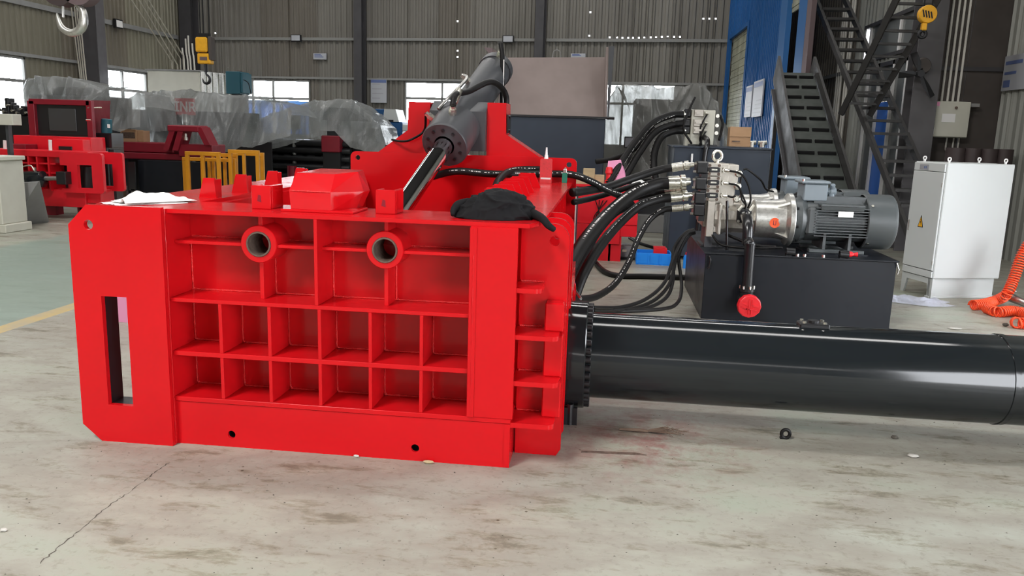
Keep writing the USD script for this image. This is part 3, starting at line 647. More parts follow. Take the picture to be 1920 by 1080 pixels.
bt = thing('sealant_bottle', 'small red sealant bottle with a white nozzle on the baler flange', 'bottle', (2.085, 3.20, 1.2008))
part('body', MB().prism(rrect(-.048, .052, 0, .20, .012, 'cd'), 'y', -.022, .022), 'bottle', bt)
part('nozzle', MB().lathe((0, 0, .20), (0, 0, 1), [(0, .018), (.03, .014), (.035, .011), (.095, .006), (.095, 0)], 14), 'white_plastic', bt, smooth=30)
part('label', MB().box(-.04, .044, -.0235, -.022, .03, .045), 'print', bt)
lt = thing('green_lighter', 'small green lighter standing at the rear corner of the baler flange', 'lighter', (2.24, 3.30, 1.2008))
part('body', MB().prism(rrect(-.022, .022, 0, .082, .006), 'y', -.012, .012), 'green', lt)
part('lighter_head', MB().box(-.014, .016, -.01, .01, .082, .115, .002).cyl((.004, -.008, .12), (.004, .008, .12), .010, 10), 'steel', lt)
# ------------------------------------------------------------------ hydraulic power unit in front
TZ = .612
pu = thing('hydraulic_power_unit', 'dark blue grey oil tank with two grey motors and a valve manifold on top', 'power unit', (3.5, 3.62, 0))
def P(m, ox=3.5, oy=3.62): return m.xf(np.array([[1, 0, 0, -ox], [0, 1, 0, -oy], [0, 0, 1, 0]] , float))
def pp(name, m, mt, parent=pu, **k): return part(name, P(m), mt, parent, **k)
pp('tank_body', MB().box(3.505, 5.135, 3.63, 5.30, 0, TZ - .012, .004), 'tank')
pp('tank_lid', MB().box(3.49, 5.15, 3.612, 5.32, TZ - .012, TZ, .003), 'tank')
pp('edge_pipe', MB().tube(curve([(3.535, 3.61, .585), (3.545, 3.60, .55), (3.54, 3.605, .49), (3.53, 3.61, .47)], 6), .010, 8), 'black', smooth=True)
def motor(y, dx, fine):
    z = .905
    m = pp('motor_body', MB().lathe((4.31 + dx, y, z), (9, y, z), [(0, .10), (.0, .205), (.05, .215), (.10, .19), (.12, .195), (.62, .195), (.62, 0)], 36).box(4.40 + dx, 4.50 + dx, y - .205, y + .205, .78, 1.03, .02), 'motor', smooth=30)
    fins = 11 if fine else 7
    for k in range(fins):
        zz = .775 + k * (.250 / (fins - 1))
        pp('cooling_fin', MB().box(4.465 + dx, 4.93 + dx, y - .222, y + .222, zz, zz + .008), 'motor', m)
    for k in range(-6, 7):
        if abs(k) > 3: continue
        yy = y + k * .036
        pp('cooling_fin', MB().box(4.465 + dx, 4.93 + dx, yy - .004, yy + .004, z + .15, z + .222), 'motor', m)
    pp('fan_cowl', MB().lathe((4.915 + dx, y, z), (9, y, z), [(0, .238), (.008, .248), (.225, .250), (.25, .243), (.262, .225), (.262, 0)], 48), 'motor', smooth=35, label='smooth rounded fan cowl')
    for a in (.9, 2.4, 3.9): pp('screw', MB().cyl((4.95 + dx, y - .249 * math.sin(a), z + .249 * math.cos(a)), (4.95 + dx, y - .256 * math.sin(a), z + .256 * math.cos(a)), .012, 8), 'zinc', m)
    for q in (-.20, .13): pp('foot_rail', MB().box(4.44 + dx, 4.92 + dx, y + q, y + q + .07, TZ + .012, TZ + .045, .004), 'motor')
    for xx in (4.555, 4.775): pp('foot', MB().box(xx + dx, xx + .025 + dx, y - .195, y + .195, TZ + .04, .80), 'motor')
    pp('base_plate', MB().box(4.42 + dx, 4.95 + dx, y - .215, y + .215, TZ, TZ + .012), 'tank')
    t = pp('terminal_box', MB().box(4.365 + dx, 4.575 + dx, y - .12, y + .14, 1.08, 1.235, .010), 'motor_light')
    pp('terminal_lid', MB().box(4.335 + dx, 4.59 + dx, y - .145, y + .165, 1.235, 1.262, .010), 'motor_light', t)
    pp('lid_bolt', MB().cyl((4.35 + dx, y - .13, 1.25), (4.35 + dx, y - .13, 1.275), .012, 6), 'zinc', t)
    pp('cable_gland', MB().lathe((4.56 + dx, y - .05, 1.17), (9, y - .05, 1.17), [(0, .03), (.05, .03), (.05, .042), (.09, .042), (.10, .03), (.10, 0)], 16).cyl((4.625 + dx, y - .05, 1.17), (4.62 + dx, y - .09, 1.23), .022, 10).cyl((4.625 + dx, y - .05, 1.17), (4.62 + dx, y - .08, 1.11), .026, 10), 'motor_light', t, smooth=30)
    pp('cover_plate', MB().box(4.50 + dx, 4.88 + dx, y - .235, y + .0, 1.045, 1.062, .004).hull([(4.50 + dx, y - .235, 1.046), (4.88 + dx, y - .235, 1.046), (4.51 + dx, y - .225, 1.012), (4.87 + dx, y - .225, 1.012), (4.50 + dx, y - .15, 1.046), (4.88 + dx, y - .15, 1.046)]), 'motor')
    if fine: pp('name_plate', MB().box(4.655 + dx, 4.785 + dx, y - .2275, y - .222, .955, 1.005), 'alu', label='blank metal name plate')
    # bell housing, flange and pump
    b = pp('bell_housing', MB().lathe((3.955 + dx, y, .895), (9, y, .895), [(0, 0), (0, .165), (.008, .172), (.20, .178), (.27, .19), (.295, .232), (.30, .240), (.335, .243), (.345, .235), (.345, 0)], 48), 'alu', smooth=35, label='bright cast aluminium bell housing')
    for k in range(4):
        a = math.pi / 4 + k * math.pi / 2
        c, s = math.cos(a), math.sin(a)
        pp('web', MB().hull([(4.12 + dx, y + .165 * c - .012 * s, .895 + .165 * s + .012 * c), (4.12 + dx, y + .165 * c + .012 * s, .895 + .165 * s - .012 * c), (4.255 + dx, y + .17 * c - .012 * s, .895 + .17 * s + .012 * c), (4.255 + dx, y + .17 * c + .012 * s, .895 + .17 * s - .012 * c), (4.255 + dx, y + .232 * c - .012 * s, .895 + .232 * s + .012 * c), (4.255 + dx, y + .232 * c + .012 * s, .895 + .232 * s - .012 * c)]), 'alu', b)
    for k in range(8):
        a = k * math.pi / 4 + .2
        pp('bolt', MB().cyl((4.295 + dx, y + .215 * math.cos(a), .895 + .215 * math.sin(a)), (4.325 + dx, y + .215 * math.cos(a), .895 + .215 * math.sin(a)), .014, 6), 'bolt', b)
    p = pp('pump', MB().lathe((3.555 + dx, y, .885), (9, y, .885), [(0, 0), (0, .118), (.02, .128), (.04, .128), (.04, .142), (.09, .146), (.095, .15), (.13, .15), (.135, .138), (.17, .134), (.40, .134), (.40, 0)], 10 if fine else 20), 'nickel', smooth=20)
    pp('pump_flange', MB().box(3.62 + dx, 3.655 + dx, y - .155, y + .155, .74, 1.03, .012), 'nickel', p)
    return b
bell = motor(4.05, 0, True)
motor(4.72, -.02, False)
pp('warning_sticker', MB().lathe((4.125, 4.05 - .1745, .875), (4.125, 0, .875), [(0, .046), (.0035, .046), (.0035, 0)], 24), 'sticker', label='round orange sticker')
pp('sticker_mark', MB().box(4.112, 4.117, 3.8700, 3.8728, .855, .897).box(4.132, 4.137, 3.8700, 3.8728, .863, .897).box(4.112, 4.137, 3.8700, 3.8728, .855, .860), 'maroon')
# valve manifold
mf = pp('manifold_block', MB().box(3.50, 3.70, 3.98, 4.34, .80, 1.385, .006).box(3.68, 3.79, 4.00, 4.34, 1.20, 1.378, .006).box(3.66, 3.77, 4.0, 4.34, .98, 1.20, .006), 'nickel', label='pale steel valve manifold block')
for k, z in enumerate((1.33, 1.215, 1.10)):
    v = pp('valve_cover', MB().box(3.497, 3.625, 3.925, 3.982, z - .054, z + .054, .004), 'nickel')
    for dx in (.022, .106):
        for dz in (-.038, .038): pp('bolt_hole', MB().lathe((3.497 + dx, 3.926, z + dz), (3.497 + dx, 0, z + dz), [(-.01, 0), (-.01, .011), (.0, .014), (.003, .014), (.003, .0)], 12), 'bushing', v, smooth=30)
    pp('valve_spool', MB().hull([(3.512, 3.90, z - .012), (3.512, 3.90, z + .012), (3.61, 3.90, z - .012), (3.61, 3.90, z + .012), (3.53, 3.90, z + .024), (3.592, 3.90, z + .024), (3.53, 3.90, z - .024), (3.592, 3.90, z - .024), (3.51, 3.93, z - .02), (3.51, 3.93, z + .02), (3.612, 3.93, z - .02), (3.612, 3.93, z + .02)]), 'bolt', v)
    pp('valve_tag', MB().box(3.535, 3.585, 3.896, 3.901, z - .006, z + .008), 'zinc', v)
    pp('side_fitting', MB().cyl((3.66, 3.985, z - .002), (3.66, 3.95, z - .002), .024, 6).cyl((3.66, 3.955, z - .002), (3.70, 3.945, z - .006), .017, 10), 'zinc', v)
    pp('gauge_point', MB().lathe((3.79, 4.02, z - .03), (3.79, 0, z - .03), [(0, .0), (0, .034), (.025, .034), (.03, .024), (.045, .024), (.045, .012), (.055, .012), (.055, 0)], 16).cyl((3.76, 4.04, z - .03), (3.80, 4.04, z - .03), .018, 8), 'zinc', mf, smooth=30)
pp('face_plate', MB().box(3.525, 3.590, 3.90, 3.96, .72, 1.045, .004).box(3.59, 3.64, 3.93, 3.965, .76, 1.02, .004), 'nickel', mf)
pp('eye_bolt', MB().cyl((3.60, 4.08, 1.38), (3.60, 4.08, 1.41), .026, 12).tube([(3.60 + .042 * math.cos(a), 4.08 + .018 * math.cos(a), 1.452 + .046 * math.sin(a)) for a in np.linspace(0, 2 * math.pi, 25)], .014, 8, False), 'zinc', mf, smooth=30, label='zinc lifting eye')
pp('manifold_foot', MB().box(3.53, 3.60, 4.0, 4.3, TZ, .80).box(3.50, 3.70, 4.02, 4.32, TZ, TZ + .02), 'anth', mf)
blk = MB()
for z in (1.345, 1.20, 1.07, .96): blk.box(3.40, 3.505, 3.90, 4.10, z - .055, z + .055, .012)
pp('port_block', blk.box(3.45, 3.505, 3.92, 4.12, .86, 1.38), 'black', mf, label='black split flange port blocks')
for z in (1.345, 1.20, 1.07, .96):
    for dz in (-.036, .036): pp('flange_bolt', MB().cyl((3.40, 3.925, z + dz), (3.375, 3.925, z + dz), .011, 6), 'zinc', mf)
# suction line with the red capped filter flange
pp('suction_elbow', MB().tube(curve([(3.86, 3.93, .93), (3.86, 3.80, .92), (3.862, 3.70, .85), (3.863, 3.67, .74), (3.863, 3.67, .70)], 8), .048, 16).box(3.79, 3.92, 3.90, 3.93, .86, 1.0, .01), 'black', smooth=30)
for dx in (-.05, .05):
    for z in (.875, .985): pp('bolt', MB().cyl((3.855 + dx, 3.90, z), (3.855 + dx, 3.885, z), .013, 8), 'zinc')
sp = pp('suction_pipe', MB().lathe((3.868, 3.555, .72), (3.874, 3.555, .28), [(0, 0), (0, .052), (.012, .052), (.014, .046), (.40, .046), (.40, .070), (.425, .070), (.43, 0)], 32), 'black', smooth=35)
pp('pipe_bend', MB().tube([(3.863, 3.67, .71), (3.866, 3.61, .725), (3.868, 3.555, .70)], .044, 14), 'black', sp, smooth=True)
for a in range(6): pp('bolt', MB().cyl((3.873 + .058 * math.cos(a), 3.555 + .058 * math.sin(a), .312), (3.873 + .058 * math.cos(a), 3.555 + .058 * math.sin(a), .345), .010, 6), 'zinc', sp)
pp('filter_body', MB().lathe((3.875, 3.63, .195), (3.885, 3.40, .185), [(0, .078), (.10, .078), (.10, .088), (.125, .088), (.125, .07), (.16, .07), (.16, 0)], 28).cyl((3.873, 3.555, .29), (3.873, 3.555, .19), .062, 20), 'bolt', smooth=30)
for a in np.linspace(0.4, 6.68, 7)[:-1]: pp('bolt', MB().cyl((3.878 + .078 * math.cos(a), 3.53, .192 + .078 * math.sin(a)), (3.878 + .078 * math.cos(a), 3.50, .192 + .078 * math.sin(a)), .009, 6), 'zinc')
cp = pp('red_cap', MB().lathe((3.884, 3.475, .185), (3.889, 3.40, .180), [(0, 0), (0, .102), (.03, .105), (.05, .100), (.054, .094), (.054, 0)], 12), 'rust_red', smooth=20, label='red plastic cap with a raised cross')
for a, b in (((-.07, .03), (-.015, .012)), ((-.07, -.005), (-.02, -.022)), ((-.004, .07), (-.006, -.07)), ((.018, .06), (.022, .02)), ((.02, .012), (.075, -.004)), ((-.03, -.02), (.07, -.03)), ((.02, -.03), (.02, -.07))):
    pp('cap_rib', MB().bar((3.887 + a[0], 3.417, .183 + a[1]), (3.887 + b[0], 3.417, .183 + b[1]), .010, .012, (0, 1, 0)), 'rust_red', cp)
pp('strap_post', MB().tube(curve([(3.70, 3.86, 1.0), (3.685, 3.85, 1.055), (3.69, 3.85, 1.0), (3.718, 3.85, TZ)], 6), .012, 8), 'black', smooth=True)
for x in (4.20, 4.335 + .19 * 0 + .32):
    pp('pipe_clamp', MB().lathe((x, 3.655, TZ + .035), (x + .09, 3.655, TZ + .035), [(0, .034), (.075, .034), (.075, .026), (.0, .026), (0, .034)], 18).box(x + .0, x + .05, 3.64, 3.69, TZ, TZ + .025), 'bolt', smooth=30)
pp('red_plug', MB().lathe((4.70, 3.67, TZ + .035), (9, 3.67, TZ + .035), [(.0, .028), (.06, .024), (.075, .014), (.11, .022), (.115, 0)], 16), 'rust_red', smooth=30)
for x in (4.30, 4.36, 4.52): pp('lid_nut', MB().cyl((x, 3.66, TZ), (x, 3.66, TZ + .02), .014, 6), 'zinc')
pp('corner_latch', MB().cyl((5.125, 3.608, .598), (5.148, 3.606, .535), .007, 8).cyl((5.148, 3.606, .54), (5.14, 3.606, .50), .006, 8), 'steel')
# thin hoses and cables on the power unit
def wire(name, pts, r, m='rubber', parent=pu, n=10, sides=8): return pp(name, MB().tube(curve(pts, n), r, sides), m, parent, smooth=True)
wire('signal_hose', [(3.70, 3.945, 1.325), (3.80, 3.93, 1.30), (3.87, 3.90, 1.20), (3.90, 3.90, 1.08), (3.885, 3.91, 1.0)], .009)
wire('signal_hose', [(3.70, 3.945, 1.21), (3.78, 3.92, 1.19), (3.83, 3.90, 1.10), (3.86, 3.89, 1.03), (3.855, 3.90, .99)], .009)
wire('signal_hose', [(3.70, 3.945, 1.095), (3.74, 3.93, 1.09), (3.77, 3.93, 1.10)], .009)
wire('signal_hose', [(3.84, 4.05, 1.335), (3.88, 4.06, 1.335), (4.02, 4.15, 1.24), (4.10, 4.3, 1.15), (4.20, 4.45, 1.12)], .009)
wire('signal_hose', [(3.83, 4.05, 1.32), (3.82, 4.03, 1.2), (3.83, 3.98, 1.08), (3.87, 3.95, 1.02)], .008)
wire('signal_hose', [(3.58, 3.91, .74), (3.66, 3.87, .66), (3.80, 3.82, .645), (4.0, 3.80, .65), (4.2, 3.82, .66)], .011)
wire('signal_hose', [(3.72, 3.98, .74), (3.85, 3.86, .70), (4.0, 3.84, .665), (4.15, 3.86, .66)], .014)
wire('motor_cable', [(4.62, 4.64, 1.16), (4.50, 4.50, 1.14), (4.36, 4.36, 1.08), (4.20, 4.34, .98), (4.15, 4.38, .85)], .021)
for a in ((3.80, .97), (3.90, .98)): pp('banjo', MB().cyl((a[0], 3.90, a[1]), (a[0] + .03, 3.90, a[1] + .05), .017, 8), 'zinc')

# ------------------------------------------------------------------ pressure hoses from the manifold to the baler
random.seed(21)
def hose(pts, r, label, ferr=True, prints=True, offs=(0, -.7, .72), group=None, cat='hose', span=(.12, .8), ph=.0035):
    t = thing('hydraulic_hose', label, cat, (0, 0, 0), 0, group)
    c = curve(pts, 12)
    part('hose_body', MB().tube(c, r, 14), 'rubber', t, True)
    if ferr:
        d = c[0] - c[2]; d /= np.linalg.norm(d); a = c[0]
        f = part('ferrule', MB().lathe(a - d * .02, a + d, [(0, 0), (0, r * 1.12), (.10, r * 1.12), (.105, r * .85), (.115, r * .85), (.115, r * 1.2), (.155, r * 1.2), (.155, r * .7), (.20, r * .6), (.20, 0)], 16), 'zinc', t, 30, label='bright crimped end fitting')
    if prints:
        m = MB(); n = len(c); o = np.array(offs, float); o /= np.linalg.norm(o)
        s = np.r_[0, np.cumsum(np.linalg.norm(np.diff(c, axis=0), axis=1))]; q = s[-1] * span[0]
        at = lambda v: np.array([np.interp(v, s, c[:, k]) for k in range(3)])
        while q < s[-1] * span[1]:
            L_ = random.choice((.006, .012, .02))
            ends = []
            for v in (q, q + L_):
                tt = at(v + .004) - at(v - .004); tt /= np.linalg.norm(tt)
                e = o - tt * np.dot(o, tt); e /= np.linalg.norm(e); ends.append((at(v) + e * (r + .0002), e))
            w = np.cross(ends[0][1], ends[1][0] - ends[0][0]); w /= np.linalg.norm(w) + 1e-9
            h = ph
            m.add([p + sg * w * h + e * k for p, e in ends for sg in (-1, 1) for k in (-.002, .0008)], [(0, 1, 3, 2), (4, 6, 7, 5), (0, 4, 5, 1), (2, 3, 7, 6), (0, 2, 6, 4), (1, 5, 7, 3)])
            q += L_ + random.choice((.006, .010, .03))
        part('white_print', m, 'print', t, kind='stuff')
    return t
hose([(3.203, 3.950, 1.337), (3.065, 3.950, 1.308), (2.848, 3.850, 1.237), (2.611, 3.600, 1.162), (2.412, 3.200, 1.144), (2.327, 3.000, 1.142)], .036, 'black hydraulic hose from the topmost fitting of the manifold', prints=False)
hose([(3.179, 3.950, 1.195), (3.048, 3.930, 1.177), (2.853, 3.750, 1.104), (2.667, 3.400, 0.984), (2.508, 2.900, 0.850), (2.402, 2.450, 0.727), (2.353, 2.200, 0.639)], .056, 'thickest black hydraulic hose with bold white print arching to the baler', ph=.0075)
hose([(3.207, 3.950, 1.064), (3.081, 3.930, 1.042), (2.895, 3.800, 0.977), (2.721, 3.500, 0.846), (2.570, 3.000, 0.709), (2.458, 2.600, 0.548), (2.381, 2.400, 0.330)], .042, 'black hydraulic hose from the third fitting of the manifold', span=(.05, .55))
hose([(3.228, 3.950, 0.962), (3.127, 3.950, 0.943), (3.008, 3.900, 0.854), (2.908, 3.700, 0.702), (2.822, 3.450, 0.512), (2.706, 3.100, 0.380), (2.563, 2.600, 0.367), (2.437, 2.200, 0.420), (2.379, 2.000, 0.457)], .028, 'thin black hydraulic hose from the lowest fitting hanging in a loop', span=(.05, .6))
hose([(3.164, 4.080, 1.113), (3.014, 4.100, 1.081), (2.812, 3.900, 1.048), (2.651, 3.500, 1.119), (2.473, 3.330, 1.215), (2.312, 3.320, 1.268), (2.152, 3.330, 1.271), (1.931, 3.250, 1.263), (1.632, 3.100, 1.264), (1.369, 3.050, 1.279), (1.211, 3.050, 1.247), (1.098, 3.050, 1.207)], .030, 'long black hydraulic hose lying across the opening of the baler', span=(.2, .92), offs=(0, -.8, .3))
hose([(2.020, 3.360, 1.302), (1.856, 3.300, 1.298), (1.766, 3.100, 1.277), (1.727, 2.900, 1.225), (1.723, 2.750, 1.166), (1.727, 2.700, 1.119)], .030, 'short black hose bending down into the baler opening', ferr=False, span=(.05, .45), offs=(0, -.8, .3))
hose([(2.852, 4.300, 0.962), (2.676, 4.150, 0.876), (2.514, 3.650, 0.724), (2.401, 3.050, 0.532), (2.350, 2.800, 0.430)], .046, 'dark plain hydraulic hose behind the thickest printed hose', ferr=False, prints=False)
hose([(2.917, 4.300, 1.155), (2.665, 4.100, 1.082), (2.474, 3.700, 1.046), (2.332, 3.200, 1.047)], .026, 'black hydraulic hose entering under the baler flange', ferr=False, prints=False)
BUN = [[(3.417, 3.820, 0.782), (3.337, 3.800, 0.742), (3.240, 3.700, 0.566), (3.147, 3.400, 0.371), (2.974, 3.000, 0.290), (2.759, 2.500, 0.313), (2.549, 1.900, 0.426)],
       [(3.423, 3.870, 0.767), (3.352, 3.850, 0.727), (3.266, 3.760, 0.539), (3.195, 3.470, 0.351), (3.049, 3.080, 0.269), (2.824, 2.580, 0.283), (2.549, 1.980, 0.389)],
       [(3.427, 3.920, 0.781), (3.336, 3.900, 0.740), (3.238, 3.820, 0.588), (3.227, 3.540, 0.364), (3.138, 3.160, 0.267), (2.910, 2.660, 0.270), (2.548, 2.060, 0.380)],
       [(3.435, 3.970, 0.746), (3.372, 3.950, 0.706), (3.295, 3.880, 0.532), (3.313, 3.620, 0.305), (3.251, 3.250, 0.217), (3.065, 2.800, 0.248), (2.548, 2.140, 0.339)]]
for k, lab in enumerate(('the outermost', 'second from outside', 'the straightest', 'nearest the tank')):
    hose(BUN[k], .0155, 'thin black hose of the bundle beside the tank, ' + lab, ferr=False, prints=False)
hose([(2.407, 5.600, 0.321), (2.482, 6.565, 0.040), (2.615, 5.831, 0.032), (2.787, 5.549, 0.032), (3.091, 5.601, 0.032), (3.456, 5.635, 0.032), (3.774, 5.691, 0.032)], .032, 'grey black hose lying on the floor between red cabinet and tank', ferr=False, prints=False)
solo('ram_rod', MB().cyl((2.394, 2.100, 0.528), (2.468, 1.600, 0.547), .010, 8), 'steel', 'thin bright rod slanting down to the main cylinder collar', 'rod')

# ------------------------------------------------------------------ white control cabinet
CA = math.radians(17)
cb = thing('control_cabinet', 'tall white electrical control cabinet with a grey shaded door and yellow warning sign', 'cabinet', (6.075, 5.24, 0), 17)
W_, D_, H_ = .80, .50, 1.43
part('body', MB().box(0, W_, 0, D_, .215, H_, .008), 'white', cb)
part('plinth', MB().box(.0, W_ - .03, .035, .07, 0, .215).box(W_ - .09, W_ - .03, .07, D_, 0, .215), 'white', cb)
part('plinth_sill', MB().box(-.01, W_ - .01, .02, .09, 0, .025, .004), 'white', cb)
sk = Polygon([(0.0, 0), (.05, 0), (.085, .155), (D_ - .085, .155), (D_ - .05, 0), (D_, 0), (D_, .2145), (0, .2145)])
part('skirt', MB().prism(sk, 'x', .0, .025), 'white', cb, label='arched skirt under the door')
dr = part('door', MB().box(-.022, -.001, .012, D_ - .012, .30, H_ - .10, .004), 'white', cb)
part('lower_panel', MB().box(-.018, -.001, .012, D_ - .012, .222, .292, .003), 'white', cb)
part('top_panel', MB().box(-.020, -.001, .012, D_ - .012, H_ - .094, H_ - .010, .003), 'white', cb)
part('display_tag', MB().box(-.0225, -.020, D_ - .245, D_ - .105, H_ - .085, H_ - .028), 'plate_grey', cb)
part('tag_mark', MB().box(-.0235, -.022, D_ - .215, D_ - .20, H_ - .07, H_ - .045).box(-.0235, -.022, D_ - .19, D_ - .175, H_ - .07, H_ - .045), 'sign_blue', cb)
part('door_handle', MB().box(-.030, -.022, D_ - .05, D_ - .03, .68, .80, .004), 'alu', dr)
for z in (.36, 1.18): part('hinge', MB().box(-.028, -.02, .005, .022, z, z + .05, .003), 'alu', dr)
tri = Polygon([(.228, .735), (.312, .735), (.27, .865)])
ws = part('warning_sign', MB().prism(tri, 'x', -.0245, -.022), 'bolt', dr)
part('sign_face', MB().prism(tri.buffer(-.007), 'x', -.0255, -.0245), 'hook_yellow', ws, label='yellow triangle of the warning sign')
bolt_poly = Polygon([(.273, .825), (.262, .785), (.268, .785), (.262, .752), (.280, .795), (.272, .795)])
part('sign_flash', MB().prism(bolt_poly, 'x', -.0262, -.0255), 'bolt', ws)
for x, y in ((.06, .06), (.06, D_ - .06), (W_ - .07, .06), (W_ - .07, D_ - .06)):
    part('lifting_eye', MB().cyl((x, y, H_), (x, y, H_ + .02), .012, 8).tube([(x + .018 * math.cos(a), y, H_ + .036 + .018 * math.sin(a)) for a in np.linspace(0, 2 * math.pi, 17)], .007, 6, False), 'white_plastic', cb, smooth=30)

# orange coiled air hose
def helix(path, rad, turns, r, name, label):
    c = curve(path, 40); s = np.r_[0, np.cumsum(np.linalg.norm(np.diff(c, axis=0), axis=1))]
    q = np.linspace(0, s[-1], turns * 10); p = np.stack([np.interp(q, s, c[:, k]) for k in range(3)], 1)
    t = np.gradient(p, axis=0); t /= np.linalg.norm(t, axis=1, keepdims=True)
    x = np.cross(t, (0.12, .3, 1.0)); x /= np.linalg.norm(x, axis=1, keepdims=True); y = np.cross(t, x)
    a = np.linspace(0, 2 * math.pi * turns, len(q))[:, None]
    return MB().tube(p + rad * (np.cos(a) * x + np.sin(a) * y), r, 6)
solo('coiled_air_hose', helix([(6.856, 5.000, 0.670), (6.801, 5.000, 0.521), (6.734, 4.950, 0.290), (6.665, 4.900, 0.148), (6.634, 5.024, 0.060), (6.422, 4.805, 0.055), (6.279, 4.716, 0.055)], .048, 46, .0085, '', ''), 'orange', 'orange coiled air hose hanging beside the white cabinet', 'air hose', True)
solo('coiled_air_hose', helix([(6.364, 4.609, 0.050), (6.391, 4.445, 0.050), (6.540, 4.508, 0.055), (6.625, 4.480, 0.050), (6.635, 4.251, 0.050), (6.489, 3.996, 0.055), (6.359, 3.943, 0.055), (6.347, 4.004, 0.050)], .046, 44, .0085, '', ''), 'orange', 'orange coiled air hose lying on the floor near the main cylinder', 'air hose', True)
solo('air_gun', MB().tube([(6.744, 5.049, 0.100), (6.765, 5.026, 0.100), (6.784, 4.944, 0.090), (6.884, 4.823, 0.060)], [.040, .046, .040, .036], 16).tube([(6.723, 5.039, 0.140), (6.824, 5.050, 0.160)], .008, 8), 'steel', 'bright steel air tool lying by the orange hose', 'air tool', True)
# crumpled clear film on the floor
random.seed(5)
def crumple(x0, x1, y0, y1, amp, seed, n=40, m=22):
    v = []
    for i in range(n):
        for j in range(m):
            u, w = i / (n - 1), j / (m - 1)
            ed = min(1, 4 * min(u, 1 - u, w, 1 - w) + .15)
            q = abs(meshkit.fbm(np.array([[u * 7 + seed, w * 5, .3]]), 4)[0] - .5) * 2
            v.append((x0 + (x1 - x0) * u + .05 * math.sin(9 * w + seed), y0 + (y1 - y0) * w + .06 * math.sin(7 * u), .004 + amp * ed * (.25 + q)))
    return MB().add(v, [(i * m + j, (i + 1) * m + j, (i + 1) * m + j + 1, i * m + j + 1) for i in range(n - 1) for j in range(m - 1)])
solo('plastic_film', crumple(5.35, 6.15, 4.82, 5.12, .10, 2.), 'film_blue', 'crumpled thin bluish plastic film on the floor before the white cabinet', 'plastic film', 40)
# ------------------------------------------------------------------ machines behind: rear power unit, red cabinet, hopper
ru = thing('rear_power_unit', 'dark slate oil tank with a pale valve block and hoses behind the front motors', 'power unit', (3.2, 7.2, 0))
def Q(m, o): return m.xf(np.array([[1, 0, 0, -o[0]], [0, 1, 0, -o[1]], [0, 0, 1, -(o[2] if len(o) > 2 else 0)]], float))
RO = (3.2, 7.2)
def rp(name, m, mt, parent=ru, **k): return part(name, Q(m, RO), mt, parent, **k)
X0, X1, ZT = 3.431, 4.694, 1.496
rp('tank_body', MB().box(X0 + .02, X1 - .02, 7.22, 8.3, .05, ZT - .02, .004), 'slate'); rp('tank_lid', MB().box(X0, X1, 7.19, 8.33, ZT - .02, ZT, .003), 'slate')
for x in (X0 + .1, X1 - .2): rp('foot', MB().box(x, x + .1, 7.3, 8.2, 0, .05), 'anth')
VA, VB = (3.663, 7.500, 1.965), (3.968, 7.500, 1.586)
vb = rp('valve_block', MB().box(VA[0], VB[0], 7.45, 7.75, ZT + .02, VA[2], .006).box(VA[0] - .06, VA[0] + .03, 7.5, 7.7, ZT, ZT + .15, .005), 'beige')
rp('block_foot', MB().box(VA[0] - .02, VB[0] + .06, 7.47, 7.73, ZT, ZT + .025), 'anth', vb)
for k, z in enumerate((1.924, 1.800, 1.703)):
    rp('port_block', MB().box(VA[0] - .10, VA[0], 7.5, 7.66, z - .05, z + .05, .012), 'black', vb)
    rp('valve_cover', MB().box(VA[0] + .03, VA[0] + .15, 7.41, 7.45, z - .045, z + .045, .004).box(VA[0] + .05, VA[0] + .13, 7.39, 7.41, z - .012, z + .012), 'nickel', vb)
    rp('side_fitting', MB().cyl((VA[0] + .17, 7.42, z), (VA[0] + .21, 7.42, z - .005), .02, 8), 'zinc', vb)
    rp('gauge_point', MB().cyl((VB[0] + .03, 7.5, z - .03), (VB[0] + .03, 7.44, z - .03), .025, 10), 'zinc', vb)
    rp('signal_hose', MB().tube(curve([(VA[0] + .20, 7.42, z), (VA[0] + .16, 7.40, z - .08), (VA[0] + .12, 7.40, z - .2), (VA[0] + .15, 7.42, ZT + .02)], 8), .011, 7), 'rubber', vb, smooth=True)
rp('side_hose', MB().tube(curve([(VB[0] + .06, 7.45, VA[2] - .06), (VB[0] + .10, 7.44, VA[2] - .18), (VB[0] + .07, 7.45, ZT + .08)], 8), .016, 8), 'rubber', smooth=True)
rp('front_pipe', MB().tube(curve([(VA[0] + .18, 7.42, ZT + .12), (VA[0] + .20, 7.20, ZT + .06), (VA[0] + .17, 7.15, ZT - .2), (VA[0] + .15, 7.15, .3)], 8), .035, 10), 'black', smooth=True)
rp('signal_wire', MB().tube(curve([(VA[0] + .02, 7.38, VA[2] + .16), (VA[0] - .06, 7.38, VA[2] - .05), (VA[0] - .10, 7.38, VA[2] - .25), (VA[0] + .02, 7.40, ZT + .03)], 8), .014, 7), 'rubber', smooth=True)
rp('level_gauge', MB().box(3.678 - .012, 3.678 + .012, 7.17, 7.19, 1.293, 1.402, .003), 'white_plastic')
cbx = thing('cardboard_box', 'small open cardboard box on the slate tank behind the motors', 'box', (4.292, 7.450, 1.506))
part('carton', MB().box(-.135, .135, -.10, .10, 0, .25, .004), 'card', cbx)
part('flap', MB().box(-.135, .135, -.115, -.10, .13, .255), 'card', cbx); part('tape', MB().box(-.10, .0, -.118, -.115, .06, .075), 'bushing', cbx)
